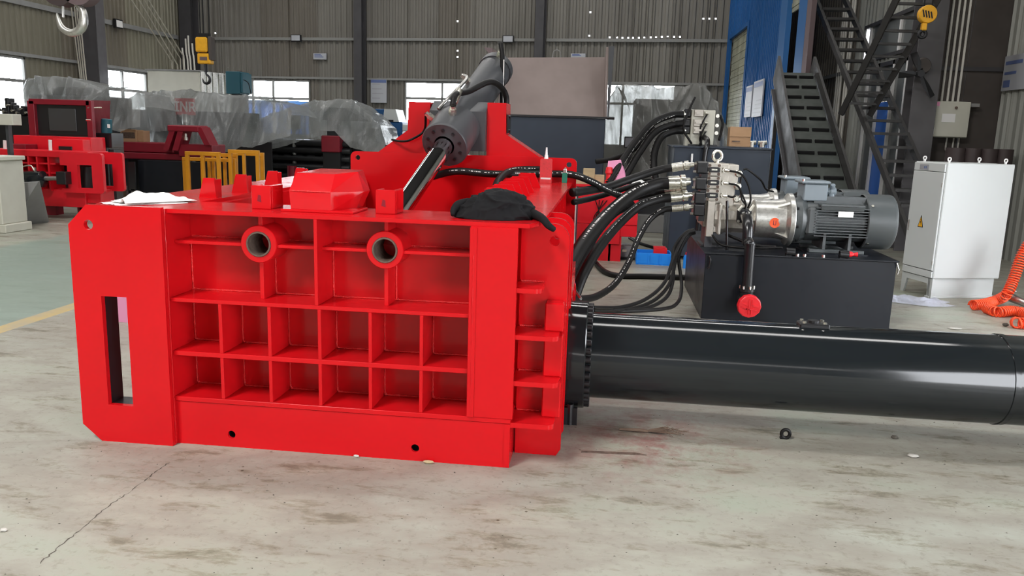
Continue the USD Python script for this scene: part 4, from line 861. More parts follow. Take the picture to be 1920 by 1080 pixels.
for k, (x, lab, m2) in enumerate(((1408, 'small shiny pipe fitting beside the cardboard box', 'zinc'), (1428, 'brass and steel valve fitting at the end of the slate tank', 'zinc'))):
    p0 = np.array([(4.448, 7.400, 1.505), (4.584, 7.400, 1.509)][k])
    solo('pipe_fitting', MB().cyl(p0 + (0, 0, 0), p0 + (0, 0, .07), .038, 8).cyl(p0 + (-.05, 0, .05), p0 + (.06, 0, .06), .028, 10), m2, lab, 'fitting', 25)
hose([(3.574, 7.550, 1.909), (3.397, 7.500, 1.889), (3.147, 7.400, 1.770), (2.933, 7.200, 1.515), (2.771, 7.000, 1.262), (2.614, 6.900, 0.988)], .048, 'uppermost black hose of the rear valve block', span=(.1, .95), offs=(1, -.5, 0))
hose([(3.582, 7.550, 1.791), (3.405, 7.500, 1.764), (3.196, 7.400, 1.660), (3.008, 7.200, 1.401), (2.879, 7.050, 1.175), (2.785, 6.950, 0.992)], .045, 'middle black hose of the rear valve block', span=(.1, .95), offs=(-1, -.5, 0))
hose([(3.589, 7.550, 1.693), (3.439, 7.500, 1.682), (3.286, 7.450, 1.600), (3.200, 7.300, 1.405), (3.199, 7.150, 1.182), (3.251, 7.100, 0.965)], .048, 'lowest black hose of the rear valve block', span=(.2, .9), offs=(-1, -.5, 0))
hose([(2.441, 7.500, 1.248), (2.668, 7.400, 1.294), (2.873, 7.300, 1.394), (3.074, 7.350, 1.560), (3.174, 7.450, 1.716)], .036, 'black hose running from the slate hopper panel up to the rear valves', ferr=False, prints=False)

rc = thing('red_cabinet', 'bright red sheet metal machine cabinet behind the hydraulic hoses', 'cabinet', (2.0, 6.8, 0))
def rcp(name, m, mt='far_red', parent=rc, **k): return part(name, Q(m, (2.0, 6.8)), mt, parent, **k)
RX0, RX1, RXM = 2.243, 3.012, 2.579
RZ1, RZ0, RZM = 0.949, 0.326, 0.475
rcp('upper_panel', MB().box(RX0, RX1, 6.80, 7.0, RZM + .004, RZ1, .004)); rcp('lower_panel', MB().box(RX0, RXM + .22, 6.79, 7.0, RZ0 - .1, RZM, .004)); rcp('side_panel', MB().box(RXM + .221, RX1, 6.81, 7.0, RZ0, RZM, .004))
rcp('body', MB().box(RX0 + .02, RX1 - .02, 7.0, 7.15, RZ0, RZ1 - .01)); rcp('table_top', MB().box(RX0 - .05, RX1 + .05, 6.78, 7.16, RZ1, RZ1 + .03, .004), 'far_red')
for x in (RXM - .05, RX1 - .35): rcp('leg', MB().box(x, x + .16, 6.82, 6.96, 0, RZ0))
rcp('side_post', MB().box(RX0 - .11, RX0 - .02, 6.85, 6.95, 0, RZ1), 'white_plastic', label='white post at the side')
for k in range(4): rcp('wire', MB().tube(curve([(RX0 + .22 + .05 * k, 6.785, RZ1 - .16), (RX0 + .30 - .03 * k, 6.775, RZ1 - .40), (RX0 + .24 + .04 * k, 6.785, RZ0 + .1)], 8), .006, 5), 'rubber')
for k, (px, w, h, lab) in enumerate((((2.270, 6.900, 1.023), .16, .12, 'small raw wood block at the left on the red cabinet'), ((2.365, 6.950, 1.024), .15, .20, 'tallest raw wood block on the red cabinet'), ((2.462, 6.900, 1.017), .20, .12, 'wide raw wood block on the red cabinet'))):
    solo('wood_block', MB().box(px[0] - w / 2, px[0] + w / 2, 6.83 + .04 * k, 6.95 + .03 * k, RZ1 + .0305, RZ1 + .03 + h, .004), 'wood', lab, 'wood block')
solo('warning_lamp', MB().lathe((2.619, 6.92, RZ1 + .03), (2.619, 6.92, 9), [(0, .05), (.06, .05), (.06, .035), (.13, .035), (.15, .05), (.22, .04), (.23, 0)], 16), 'rust_red', 'red and white lamp standing on the red cabinet', 'lamp', 30)
solo('pink_film_bag', MB().tm(trimesh.util.concatenate([trimesh.convex.convex_hull(np.array([(2.681 + a, 6.98 + b, RZ1 + .031 + c) for a, b, c in ((-.1, -.06, 0), (.18, -.06, 0), (.18, .1, 0), (-.1, .1, 0), (-.08, -.03, .30), (.08, -.03, .32), (.1, .08, .3), (-.06, .08, .3), (.16, 0, .12))]))])), 'pink', 'pink film bag standing on the red cabinet', 'bag')
solo('tissue', MB().add([(2.886 + a, 6.83 + b, RZ1 + .032 + c) for a, b, c in ((0, 0, 0), (.18, .02, 0), (.24, .12, .03), (.12, .14, .09), (.05, .1, .05))], [(0, 1, 4), (1, 2, 3), (1, 3, 4)]), 'paper', 'white paper tissue on the end of the red cabinet', 'paper')

bn = thing('storage_bin', 'blue plastic parts bin on the floor behind the hoses', 'bin', (3.239, 6.659, 0.000))
def tray(w, d, h, t): return MB().box(-w / 2, w / 2, 0, d, 0, t).box(-w / 2, w / 2, 0, t, t, h, .003).box(-w / 2, w / 2, d - t, d, t, h, .003).box(-w / 2, -w / 2 + t, t, d - t, t, h).box(w / 2 - t, w / 2, t, d - t, t, h)
part('bin_body', tray(.44, .34, .15, .012), 'blue_plastic', bn)
for x in (-.2, -.06, .08, .2): part('rib', MB().box(x - .01, x + .01, -.010, -.0005, .01, .13), 'blue_plastic', bn)
bl = (3.239, 6.659, 0.000)
solo('red_box', MB().box(bl[0] + .0, bl[0] + .17, bl[1] + .10, bl[1] + .24, .0125, .20, .004).box(bl[0] - .002, bl[0] + .15, bl[1] + .10, bl[1] + .24, .2, .215), 'rust_red', 'small red box with pale lid in the blue bin', 'box')
solo('parts_clutter', MB().cyl((bl[0] - .12, bl[1] + .08, .03), (bl[0] - .06, bl[1] + .2, .06), .02, 8).box(bl[0] - .16, bl[0] - .08, bl[1] + .2, bl[1] + .28, .0125, .10, .01), 'blue_plastic', 'blue plastic pieces inside the blue bin', 'parts')
sl = (2.874, 6.947, 0.000)
sb = thing('tool_case', 'silver grey tool case on the floor beside the blue bin', 'case', (sl[0], sl[1] + .05, 0))
part('case_body', MB().box(-.15, .15, 0, .25, .03, .19, .012), 'concrete_grey', sb); part('case_base', MB().box(-.14, .14, .01, .24, 0, .03), 'bolt', sb); part('latch', MB().box(-.03, .03, -.008, 0, .10, .14, .003), 'zinc', sb)
nv = thing('navy_machine', 'navy blue machine base far behind the blue bin', 'machine', (3.9, 11.1, 0))
part('base_box', MB().box(-1.0, .95, 0, 1.2, .12, .72, .01), 'slate', nv); part('foot', MB().box(-.7, -.3, .1, 1.1, 0, .12), 'anth', nv); part('foot', MB().box(.3, .7, .1, 1.1, 0, .12), 'anth', nv)
for k in range(4): part('panel_bolt', MB().cyl((-.60, -.001, .30 + .1 * k), (-.60, -.015, .30 + .1 * k), .014, 6), 'zinc', nv)
solo('floor_cable', MB().tube(curve([(2.995, 9.180, 0.020), (3.176, 8.481, 0.020), (3.392, 8.147, 0.020), (3.664, 8.409, 0.020), (3.857, 9.087, 0.020)], 8), .022, 8), 'rubber', 'black cable curving across the floor behind the blue bin', 'cable', True)
rl = (3.661, 6.534, -0.000)
bo = thing('blue_bottle', 'slim blue bottle with red top standing behind the tank end', 'bottle', (rl[0] - .02, rl[1], 0))
part('bottle_body', MB().lathe((0, 0, 0), (0, 0, 1), [(0, 0), (0, .045), (.14, .045), (.17, .03), (.17, 0)], 18), 'blue_plastic', bo, 30); part('bottle_cap', MB().lathe((0, 0, .17), (0, 0, 1), [(0, .025), (.03, .022), (.03, 0)], 14), 'rust_red', bo, 30)

# hopper: dark slate lower panel and a folded taupe chute
HY = 8.2
hp = thing('feed_hopper', 'taupe steel feed hopper with a dark slate front panel', 'hopper', (2.0, HY, 0))
def hpp(name, m, mt, parent=hp, **k): return part(name, Q(m, (2.0, HY)), mt, parent, **k)
hA, hB, hC, hD = (1.167, 8.200, 1.829), (2.529, 8.200, 1.866), (0.955, 9.000, 2.714), (2.495, 9.000, 2.751)
hpp('front_panel', MB().box(hA[0] - .3, hB[0], HY, HY + .05, 0, hA[2], .004), 'slate')
hpp('side_panel', MB().box(hB[0] - .03, hB[0], HY + .05, HY + 1.2, 0, hA[2]), 'slate'); hpp('side_panel', MB().box(hA[0] - .3, hA[0] - .27, HY + .05, HY + 1.2, 0, hA[2]), 'slate')
hpp('lip', MB().box(hA[0] - .3, hB[0] + .09, HY - .03, HY + .03, hA[2] + .0005, hA[2] + .028), 'black')
hpp('back_plate', MB().hull([(hA[0] - .25, HY + .30, hA[2] + .03), (hB[0], HY + .30, hA[2] + .03), (hA[0] - .25, HY + .33, hA[2] + .03), (hB[0], HY + .33, hA[2] + .03), (hC[0], 9.0, hC[2]), (hD[0], 9.0, hD[2]), (hC[0], 9.03, hC[2]), (hD[0], 9.03, hD[2])]), 'taupe')
hpp('floor_plate', MB().box(hA[0] - .25, hB[0], HY + .03, HY + .33, hA[2] + .001, hA[2] + .03), 'taupe')
sA, sB = (0.857, 8.250, 2.778), (0.864, 8.200, 1.844)
hpp('wing_plate', MB().hull([(sA[0], 8.25, sA[2]), (sA[0], 8.25, hA[2] + .03), (sA[0] + .02, 8.25, hA[2] + .03), (sA[0] + .02, 8.25, sA[2]), (hC[0], 8.99, hC[2]), (hC[0] - .02, 8.99, hC[2]), (hC[0] - .10, 8.54, hA[2] + .03)]), 'taupe')
hpp('wing_flange', MB().hull([(sA[0] + .02, 8.24, sA[2]), (sA[0] + .02, 8.24, sA[2] - .13), (0.750, 8.24, sA[2] + .01), (sA[0] + .02, 8.27, sA[2]), (sA[0] + .02, 8.27, sA[2] - .13), (0.750, 8.27, sA[2] + .01)]), 'wood_trim')
rA, rB = (2.494, 8.250, 2.822), (2.606, 8.250, 2.824)
hpp('wing_plate', MB().hull([(hB[0] - .01, 8.25, hA[2] + .02), (hB[0] + .02, 8.25, hA[2] + .02), (rA[0], 8.25, rA[2]), (rA[0] + .03, 8.25, rA[2]), (hD[0] - .02, 9.0, hD[2]), (hD[0] + .01, 9.0, hD[2]), (hD[0], 8.5, hA[2] + .02)]), 'taupe')
hpp('stiffener', MB().hull([(rA[0] + .035, 8.22, rA[2] + .01), (rB[0], 8.22, rA[2] + .01), (rB[0] - .03, 8.22, hA[2] - .01), (hB[0] + .03, 8.22, hA[2] - .01), (rA[0] + .035, 8.30, rA[2] + .01), (rB[0], 8.30, rA[2] + .01), (rB[0] - .03, 8.30, hA[2] - .01), (hB[0] + .03, 8.30, hA[2] - .01)]), 'anth')
hpp('pin', MB().cyl((hB[0] + .02, 8.18, hA[2] + .012), (hB[0] + .13, 8.18, hA[2] + .012), .02, 8), 'bolt')
hpp('handle', MB().tube(curve([(hC[0] + .72, 9.05, hC[2]), (hC[0] + .74, 9.05, hC[2] + .10), (hC[0] + .79, 9.05, hC[2] + .13), (hC[0] + .84, 9.05, hC[2] + .10), (hC[0] + .86, 9.05, hC[2])], 6), .010, 6), 'rail')

# ------------------------------------------------------------------ film covered machines
def cover(name, top, bot, y0, y1, seed, label, m='film', cat='plastic cover', fold=.10, n=170, k=40, sag=.0):
    """plastic film hung over a machine: top and bottom outlines (x, z) on the front plane y0, running back to y1"""
    top, bot = np.array(top, float), np.array(bot, float)
    u = np.linspace(0, 1, n)
    def along(p):
        s = np.r_[0, np.cumsum(np.hypot(np.diff(p[:, 0]), np.diff(p[:, 1])))]; s /= s[-1]
        return np.stack([np.interp(u, s, p[:, 0]), np.interp(u, s, p[:, 1])], 1)
    T, Bt = along(top), along(bot); V = []
    for i in range(n):
        zf = T[i, 1] - Bt[i, 1]
        prof = [(Bt[i, 0], y0 - .10, Bt[i, 1]), (.6 * Bt[i, 0] + .4 * T[i, 0], y0 - .05, Bt[i, 1] + .4 * zf), (T[i, 0], y0 + .02, T[i, 1] - .04 * zf), (T[i, 0], y0 + .18, T[i, 1]), (T[i, 0], (y0 + y1) / 2, T[i, 1] - sag), (T[i, 0], y1 - .1, T[i, 1] - .05), (T[i, 0], y1, T[i, 1] - .12 * zf), (T[i, 0], y1 + .05, max(.05, Bt[i, 1]))]
        c = curve(prof, 10); s = np.r_[0, np.cumsum(np.linalg.norm(np.diff(c, axis=0), axis=1))]
        q = s[-1] * np.r_[np.linspace(0, .55, k * 3 // 4, endpoint=False), np.linspace(.55, 1, k - k * 3 // 4)]
        V.append(np.stack([np.interp(q, s, c[:, j]) for j in range(3)], 1))
    V = np.array(V)
    uu = u[:, None] * (top[-1, 0] - top[0, 0]) + 0 * V[:, :, 2]
    f1 = meshkit.fbm(np.stack([uu * 2.4 + seed + V[:, :, 2] * .9, V[:, :, 2] * .45, V[:, :, 1] * .4], -1), 3, seed)
    f2 = np.abs(meshkit.fbm(np.stack([uu * 5.0 - V[:, :, 2] * 1.6 + seed * 3, V[:, :, 2] * .5, V[:, :, 1] * .5], -1), 2, seed + 9) - .5) * 2
    amp = fold * ((f1 - .5) * 1.5 - f2 * .5)
    rs = np.random.RandomState(seed); vv_ = np.linspace(0, 1, k)[None, :]; peaks = np.sort(rs.uniform(.05, .95, 5))
    for q in range(15):
        ua = peaks[rs.randint(5)] + rs.normal(0, .012); ub = ua + rs.normal(0, .10); va, vb = rs.uniform(.45, .60), rs.uniform(-.1, .25)
        f = np.clip((va - vv_) / (va - vb), 0, 1); d = np.abs(u[:, None] - (ua + (ub - ua) * f)); w = .014 + .04 * f
        amp = amp + fold * rs.choice([.55, .45, -.35]) * np.clip(1 - d / w, 0, 1) * np.clip((va + .06 - vv_) / .06, 0, 1) * np.clip((vv_ - vb + .1) / .1, 0, 1)
    edge = np.clip(np.minimum(u, 1 - u) * 12, .2, 1)[:, None]
    V[:, :, 1] -= amp * edge; V[:, :, 2] += amp * .35 * edge; V[:, :, 0] += amp * .4 * edge
    V[:, :, 2] = np.maximum(V[:, :, 2], .01)
    vv = V.reshape(-1, 3)
    return solo(name, MB().add(vv, [(i * k + j, (i + 1) * k + j, (i + 1) * k + j + 1, i * k + j + 1) for i in range(n - 1) for j in range(k - 1)]), m, label, cat, 35)
def xz(*p): return [(a[0], a[2]) for a in p]
# grey film machine right of the hopper
gy = 9.9
cover('film_cover', xz((2.493, 9.900, 1.197), (2.536, 9.900, 2.055), (2.626, 9.900, 2.310), (2.811, 9.900, 2.373), (4.100, 9.900, 2.402), (4.290, 9.900, 2.100), (4.551, 9.900, 1.647)), xz((2.436, 9.900, 0.933), (2.570, 9.900, 0.895), (2.876, 9.900, 0.879), (3.396, 9.900, 0.898), (3.909, 9.900, 0.943), (4.409, 9.900, 1.090), (4.690, 9.900, 1.270)), gy, 11.3, 3, 'grey plastic film draped over a tall machine behind the rear valve block', 'film_dense', fold=.17)
gm = thing('covered_machine', 'tall grey machine hidden under film behind the rear valves', 'machine', (3.539, 10.25, 0))
part('machine_body', MB().box(-.55, .50, .05, .85, .05, 2.209, .02), 'anth', gm); part('machine_base', MB().box(-.8, .8, -.1, 1.0, 0, .3, .01), 'concrete_grey', gm)
sc = (2.938, 9.600, 1.498)
sn = thing('control_screen', 'small dark framed screen in front of the grey film', 'screen', (sc[0], 9.6, 0))
part('screen_frame', MB().box(-.10, .10, 0, .05, sc[2] - .09, sc[2] + .09, .012), 'black', sn); part('screen_glass', MB().box(-.082, .082, -.004, 0, sc[2] - .072, sc[2] + .07), 'plate_grey', sn); part('stand', MB().box(-.03, .03, .05, .10, 0, sc[2]), 'anth', sn)
# left group
L1 = thing('covered_press', 'dark machine hidden under the first plastic cover at the left', 'machine', (-8.898, 12.6, 0))
part('press_body', MB().box(-.8, .8, .05, 1.3, 0, 2.086, .03), 'anth', L1); part('press_top', MB().box(-.4, .2, .25, 1.1, 2.086, 2.260, .03), 'brown', L1)
cover('film_cover', xz((-9.968, 12.300, 1.917), (-9.612, 12.300, 2.250), (-9.180, 12.300, 2.420), (-8.821, 12.300, 2.470), (-8.473, 12.300, 2.414), (-8.070, 12.300, 2.317), (-7.607, 12.300, 2.264), (-7.091, 12.300, 2.180), (-6.970, 12.300, 1.886)), xz((-10.113, 12.300, 1.422), (-9.633, 12.300, 1.381), (-9.156, 12.300, 1.340), (-8.676, 12.300, 1.354), (-8.082, 12.300, 1.371), (-7.668, 12.300, 1.383), (-7.314, 12.300, 1.426), (-6.925, 12.300, 1.480)), 12.3, 13.7, 5, 'milky plastic cover peaked over a machine at the left below the bright windows', 'film', fold=.24)
L2 = thing('covered_baler', 'long dark machine hidden under the wide plastic cover', 'machine', (-7.220, 14.75, 0))
zt = 2.139
part('machine_body', MB().box(-1.5, 1.25, .05, 1.1, 0, zt - .28, .02), 'slate', L2); part('machine_ledge', MB().box(-1.9, 2.0, .0, .045, .3, 1.2, .01), 'bolt', L2)
cover('film_cover', xz((-9.087, 14.400, 1.717), (-8.717, 14.400, 1.908), (-8.368, 14.400, 2.230), (-8.039, 14.400, 2.262), (-7.196, 14.400, 2.270), (-6.297, 14.400, 2.268), (-5.852, 14.400, 2.255), (-5.285, 14.400, 2.163), (-4.845, 14.400, 2.126), (-4.601, 14.400, 1.838)), xz((-9.034, 14.400, 1.143), (-8.568, 14.400, 1.157), (-8.043, 14.400, 1.100), (-7.520, 14.400, 1.030), (-7.004, 14.400, 0.888), (-6.549, 14.400, 0.878), (-6.093, 14.400, 0.966), (-5.574, 14.400, 1.079), (-5.058, 14.400, 1.264), (-4.574, 14.400, 1.363)), 14.4, 16.2, 8, 'wide milky plastic cover draped over a long machine behind the maroon frame', 'film', fold=.24, n=220)
sg = (-7.240, 14.620, 1.954)
lp = thing('machine_sign', 'red square sign with pale letters under the plastic cover', 'sign', (sg[0], 14.62, sg[2]))
part('sign_plate', MB().box(-.25, .24, 0, .03, -.19, .19, .004), 'far_red', lp)
tx = meshkit.text_mesh('INR', .22, .004, bold=True); tx.apply_translation(-tx.bounds.mean(0)); v = np.array(tx.vertices)
part('sign_lettering', MB().add(np.c_[v[:, 0] * .95, -v[:, 2] - .003, v[:, 1]], tx.faces), 'white_plastic', lp)
part('sign_post', MB().cyl((-.02, .05, -sg[2]), (-.02, .05, -.17), .09, 16).cyl((.13, .05, -sg[2]), (.13, .05, -.17), .05, 12), 'steel', lp, 30)
# maroon frame machine
mb_ = thing('maroon_press', 'long maroon press bed with an A shaped frame', 'machine', (-6.931, 12.9, 0))
MO = (-6.931, 12.9)
def mp(name, m, mt='maroon', parent=mb_, **k): return part(name, Q(m, MO), mt, parent, **k)
a, b, c_, d_ = (-7.984, 12.900, 1.151), (-5.697, 12.900, 0.876), (-6.917, 12.900, 1.150), (-5.722, 12.900, 1.109)
mp('bed_upper', MB().box(a[0], c_[0] + .3, 12.9, 13.5, 0.943, a[2], .015)); mp('bed_lower', MB().box(a[0], c_[0] + .5, 12.86, 13.5, 0.796, 0.932, .015))
mp('bed_front', MB().box(-6.442, b[0], 12.78, 13.4, 0.887, 1.144, .01))
for (p, q) in (((-6.767, 12.750, 1.001), (-6.549, 12.750, 1.517)), ((-6.552, 12.750, 1.008), (-6.385, 12.750, 1.478)), ((-5.834, 12.750, 1.141), (-6.006, 12.750, 1.510))):
    mp('frame_leg', MB().hull([(p[0] + s_, 12.72, p[2]) for s_ in (0, .13)] + [(q[0] + s_, 12.72, q[2]) for s_ in (0, .12)] + [(p[0] + s_, 13.1, p[2]) for s_ in (0, .13)] + [(q[0] + s_, 13.1, q[2]) for s_ in (0, .12)]))
t0, t1 = (-6.631, 12.750, 1.537), (-5.940, 12.750, 1.403)
mp('top_beam', MB().box(t0[0], t1[0], 12.70, 13.15, t1[2], t0[2], .02)); mp('hang_bolt', MB().lathe((-6.306, 12.85, 1.226), (-6.306, 12.85, 9), [(0, 0), (0, .05), (.06, .05), (.06, .03), (.14, .03), (.14, 0)], 12), 'zinc')
mp('leg', MB().box(a[0] + .1, a[0] + .3, 12.95, 13.4, 0, a[2] - .2), 'black'); mp('leg', MB().box(b[0] - .4, b[0] - .2, 12.95, 13.4, 0, a[2] - .2), 'black')
dp = (-7.266, 12.600, 0.788); dq = (-6.271, 12.600, 0.017)
pn = thing('steel_sheet', 'large dark blue steel sheet standing on the floor below the maroon press', 'panel', (dp[0], 12.6, 0))
part('sheet', MB().box(0, dq[0] - dp[0] + .55, 0, .04, 0.03, dp[2], .004), 'tank', pn); part('foot_bar', MB().box(0, dq[0] - dp[0] + .55, -.1, .15, 0, .03), 'bolt', pn)
p = [(-7.642, 12.450, 0.736), (-7.224, 12.450, 0.761), (-7.238, 12.450, 0.160), (-7.430, 12.450, 0.152), (-7.533, 12.450, 0.227)]
solo('polished_plate', MB().prism(Polygon([(q[0], max(q[2], .0)) for q in p] + [(p[-1][0], .0)][:0]), 'y', 12.42, 12.45).box(p[2][0] - .1, p[2][0] - .02, 12.42, 12.5, 0, max(.05, p[2][2] + .02)), 'chrome', 'shiny polished steel plate beside the dark panel', 'plate')
cc = (-7.666, 12.900, 1.172)
cbx = thing('carton', 'open brown carton on the maroon press bed', 'box', (cc[0], 13.06, a[2] + .001))
part('carton_body', MB().box(-.24, .12, 0, .3, 0, .25, .004).box(-.25, .13, -.01, .0, 0, .06), 'card', cbx); part('carton_side', MB().box(.121, .26, .05, .3, 0, .24, .004), 'card', cbx); part('carton_hollow', MB().box(-.21, .09, -.004, 0, .07, .2), 'bushing', cbx); part('carton_flap', MB().box(-.25, .14, -.05, 0, .25, .262), 'card', cbx)
# yellow railing frames
def railing(x0, x1, y, z1, bars, label, dy=0.):
    t = thing('railing_frame', label, 'railing', ((x0 + x1) / 2, y, 0), 0, None); cx = (x0 + x1) / 2; r = .035
    part('top_rail', MB().box(x0 - cx, x1 - cx, -r, r, z1 - 2 * r, z1, .005), 'yellow', t); part('bottom_rail', MB().box(x0 - cx, x1 - cx, -r, r, 0, 2 * r, .005), 'yellow', t)
    for k in range(bars):
        x = x0 + r + (x1 - x0 - 2 * r) * k / (bars - 1) - cx; w = r if k in (0, bars - 1) else r * .8
        part('upright', MB().box(x - w, x + w, -r * .9, r * .9, 2 * r, z1 - 2 * r, .004), 'yellow', t)
railing(-5.876, -5.665 + .9, 11.9, 0.918, 3, 'lowest yellow railing frame at the left of the group')
railing(-5.595, -4.888, 11.5, 1.050, 3, 'nearest yellow railing frame with three uprights')
railing(-5.600, -4.821, 12.1, 1.010, 4, 'yellow railing frame standing just behind the nearest one')
railing(-4.835, -4.203, 11.75, 1.100, 3, 'yellow railing frame with open squares at the right of the group')
railing(-5.056, -4.348, 12.3, 1.039, 2, 'rearmost yellow railing frame seen through the open squares')
# black machine with rollers and a red block, third cover
bk = thing('roller_machine', 'long black machine with horizontal rollers and a maroon block', 'machine', (-5.408, 16.90, 0))
BO = (-5.408, 16.90)
def bp(name, m, mt='black', **k): return part(name, Q(m, BO), mt, bk, **k)
xl, xr = -6.937, -3.976
for k, py in enumerate((1.155, 0.977, 0.772, 0.551, 0.302)):
    bp('roller', MB().cyl((xl, 16.85 - .04 * k, py), (xr, 16.85 - .04 * k, py), .085, 14), 'bolt', smooth=30)
bp('machine_body', MB().box(xl, xr + .9, 17.05, 18.00, 0, 1.235, .02))
q0, q1 = (-4.672, 16.600, 1.368), (-4.187, 16.600, 0.955)
bp('block', MB().box(q0[0], q1[0], 16.55, 17.00, q1[2], q0[2], .02), 'maroon'); bp('post', MB().box(q0[0] + .03, q1[0], 16.60, 17.00, 0, q1[2]), 'bolt')
for k in range(7): bp('name_tag', MB().box(xl + .4 + .33 * k, xl + .48 + .33 * k + .04 * (k % 3), 16.68, 16.68, 0.861 - .02, 0.861 + .02), 'plate_grey')
bp('red_drum', MB().cyl((-5.469, 16.60, .0), (-5.469, 16.60, 0.575), .13, 18), 'maroon')
cover('film_cover', xz((-7.212, 16.600, 1.184), (-6.552, 16.600, 1.567), (-6.043, 16.600, 1.889), (-5.544, 16.600, 2.061), (-4.910, 16.600, 2.209), (-4.422, 16.600, 2.261), (-3.909, 16.600, 2.274), (-3.456, 16.600, 1.919), (-3.167, 16.600, 1.650), (-3.016, 16.600, 1.179)), xz((-7.300, 16.600, 0.800), (-6.572, 16.600, 0.959), (-6.066, 16.600, 1.111), (-5.564, 16.600, 1.220), (-5.066, 16.600, 1.369), (-4.643, 16.600, 1.462), (-4.292, 16.600, 1.486), (-3.877, 16.600, 1.112), (-3.460, 16.600, 0.978), (-3.016, 16.600, 0.966)), 16.60, 18.30, 12, 'milky plastic cover with sagging hem over the black roller machine', 'film', fold=.2, n=200)
ZB = 1.235 + .002
hb = thing('hood_box', 'dark grey angular hood under the third plastic cover', 'machine', (-4.382, 17.30, ZB))
h0, h1 = (-4.838, 17.200, 1.759), (-4.318, 17.200, 2.085)
part('hood', Q(MB().hull([(h0[0], 17.15, h0[2]), (h1[0], 17.15, h0[2]), (h0[0] + .06, 17.15, h1[2]), (h1[0] + .04, 17.15, h1[2]), (h0[0], 18.00, h0[2]), (h1[0] + .5, 18.00, h0[2]), (h1[0] + .1, 18.00, h1[2]), (h0[0] + .06, 18.00, h1[2])]), (-4.382, 17.30, ZB)), 'anth', hb)
part('hood_step', Q(MB().box(-3.667, -3.367, 17.10, 18.00, ZB, 1.592, .02), (-4.382, 17.30, ZB)), 'anth', hb)
part('hood_leg', Q(MB().box(h0[0] + .1, h1[0], 17.20, 17.90, ZB, h0[2]), (-4.382, 17.30, ZB)), 'anth', hb)
hm = (-5.486, 16.750, 1.680)
pn = thing('operator_panel', 'pale operator panel with a screen and red lamp under the film', 'control panel', (hm[0], 16.75, 0))
part('panel_box', MB().box(-.16, .17, 0, .12, hm[2] - .19, hm[2] + .17, .01), 'beige', pn); part('screen', MB().box(-.13, .03, -.006, 0, hm[2] + .04, hm[2] + .14), 'screen', pn); part('key_area', MB().box(-.02, .14, -.006, 0, hm[2] - .14, hm[2] - .04), 'plate_grey', pn)
part('signal_lamp', MB().cyl((-.10, .06, hm[2] + .17), (-.10, .06, hm[2] + .33), .05, 12), 'rust_red', pn); part('panel_post', MB().cyl((0, .06, 0), (0, .06, hm[2] - .19), .05, 10), 'rail', pn)
bmx = thing('blue_machine', 'blue machine with a white hood behind the plastic cover', 'machine', (-3.553, 18.70, 0))
z1_, z2_ = 1.776, 2.094
part('machine_body', MB().box(-.42, .44, 0, 1.2, 0, z1_, .02), 'blue_mach', bmx); part('machine_back', MB().box(-.44, -.05, .1, 1.0, z1_, z2_ + .02, .01), 'blue_mach', bmx)
part('white_hood', MB().hull([(-.10, -.03, z1_), (.36, -.03, z1_), (-.06, -.03, z2_ + .02), (.26, -.03, z2_ + .02), (-.10, .8, z1_), (.36, .8, z1_), (-.06, .8, z2_ + .02), (.26, .8, z2_ + .02)]), 'white', bmx); part('hood_grip', MB().box(0, .20, -.04, -.03, z1_, z1_ + .05), 'bolt', bmx); part('white_spout', MB().box(.44, .64, 0, .3, z1_ - .25, z1_ - .06, .02), 'white', bmx)
# site cabin and teal box near the corner
cn = thing('site_cabin', 'pale site cabin with a ribbed silver side wall above the plastic cover', 'cabin', (-10.227, 18.2, 0))
w_ = -8.711 - -10.227; zc = 2.975
part('front_wall', MB().box(0, w_, 0, .06, 0, zc, .01), 'beige', cn); part('roof_trim', MB().box(-.05, w_ + .02, -.04, 2.0, zc, zc + .04), 'concrete_grey', cn); part('back_wall', MB().box(0, w_, 1.9, 1.96, 0, zc), 'beige', cn)
for k in range(6):
    x = w_ + .02 + k * .115
    part('side_rib', MB().hull([(x, .05 + .12 * k, 0), (x + .07, .10 + .12 * k, 0), (x, .10 + .12 * k, 0), (x + .09, .16 + .12 * k, 0), (x, .05 + .12 * k, zc), (x + .07, .10 + .12 * k, zc), (x, .10 + .12 * k, zc), (x + .09, .16 + .12 * k, zc)]), 'alu', cn)
tb = (-7.758, 17.800, 2.437); tt = (-7.316, 17.800, 2.978)
tl = thing('teal_cabinet', 'dark teal box raised beside the pale site cabin', 'cabinet', (tb[0], 17.8, 0))
part('cabinet_body', MB().box(0, .40, 0, .6, tb[2] - .05, tt[2], .01), 'teal', tl); part('cabinet_side', MB().box(.40, tt[0] - tb[0] + .02, .02, .6, tb[2] - .02, tt[2] - .03, .01), 'teal', tl); part('stand', MB().box(.1, .4, .1, .5, 0, tb[2] - .05), 'anth', tl)
part('cable', MB().tube(curve([(tt[0] - tb[0], .1, tt[2] - .2), (tt[0] - tb[0] + .15, .1, tt[2] - .3), (tt[0] - tb[0] + .22, .1, tt[2] - .6)], 6), .012, 6), 'rubber', tl)
solo('rusty_pipe', MB().tube([W(-12.62, .3, 0), W(-12.62, .3, 3.35)], .085, 12), 'bushing', 'rust brown upright pipe in front of the back window', 'pipe', 30)
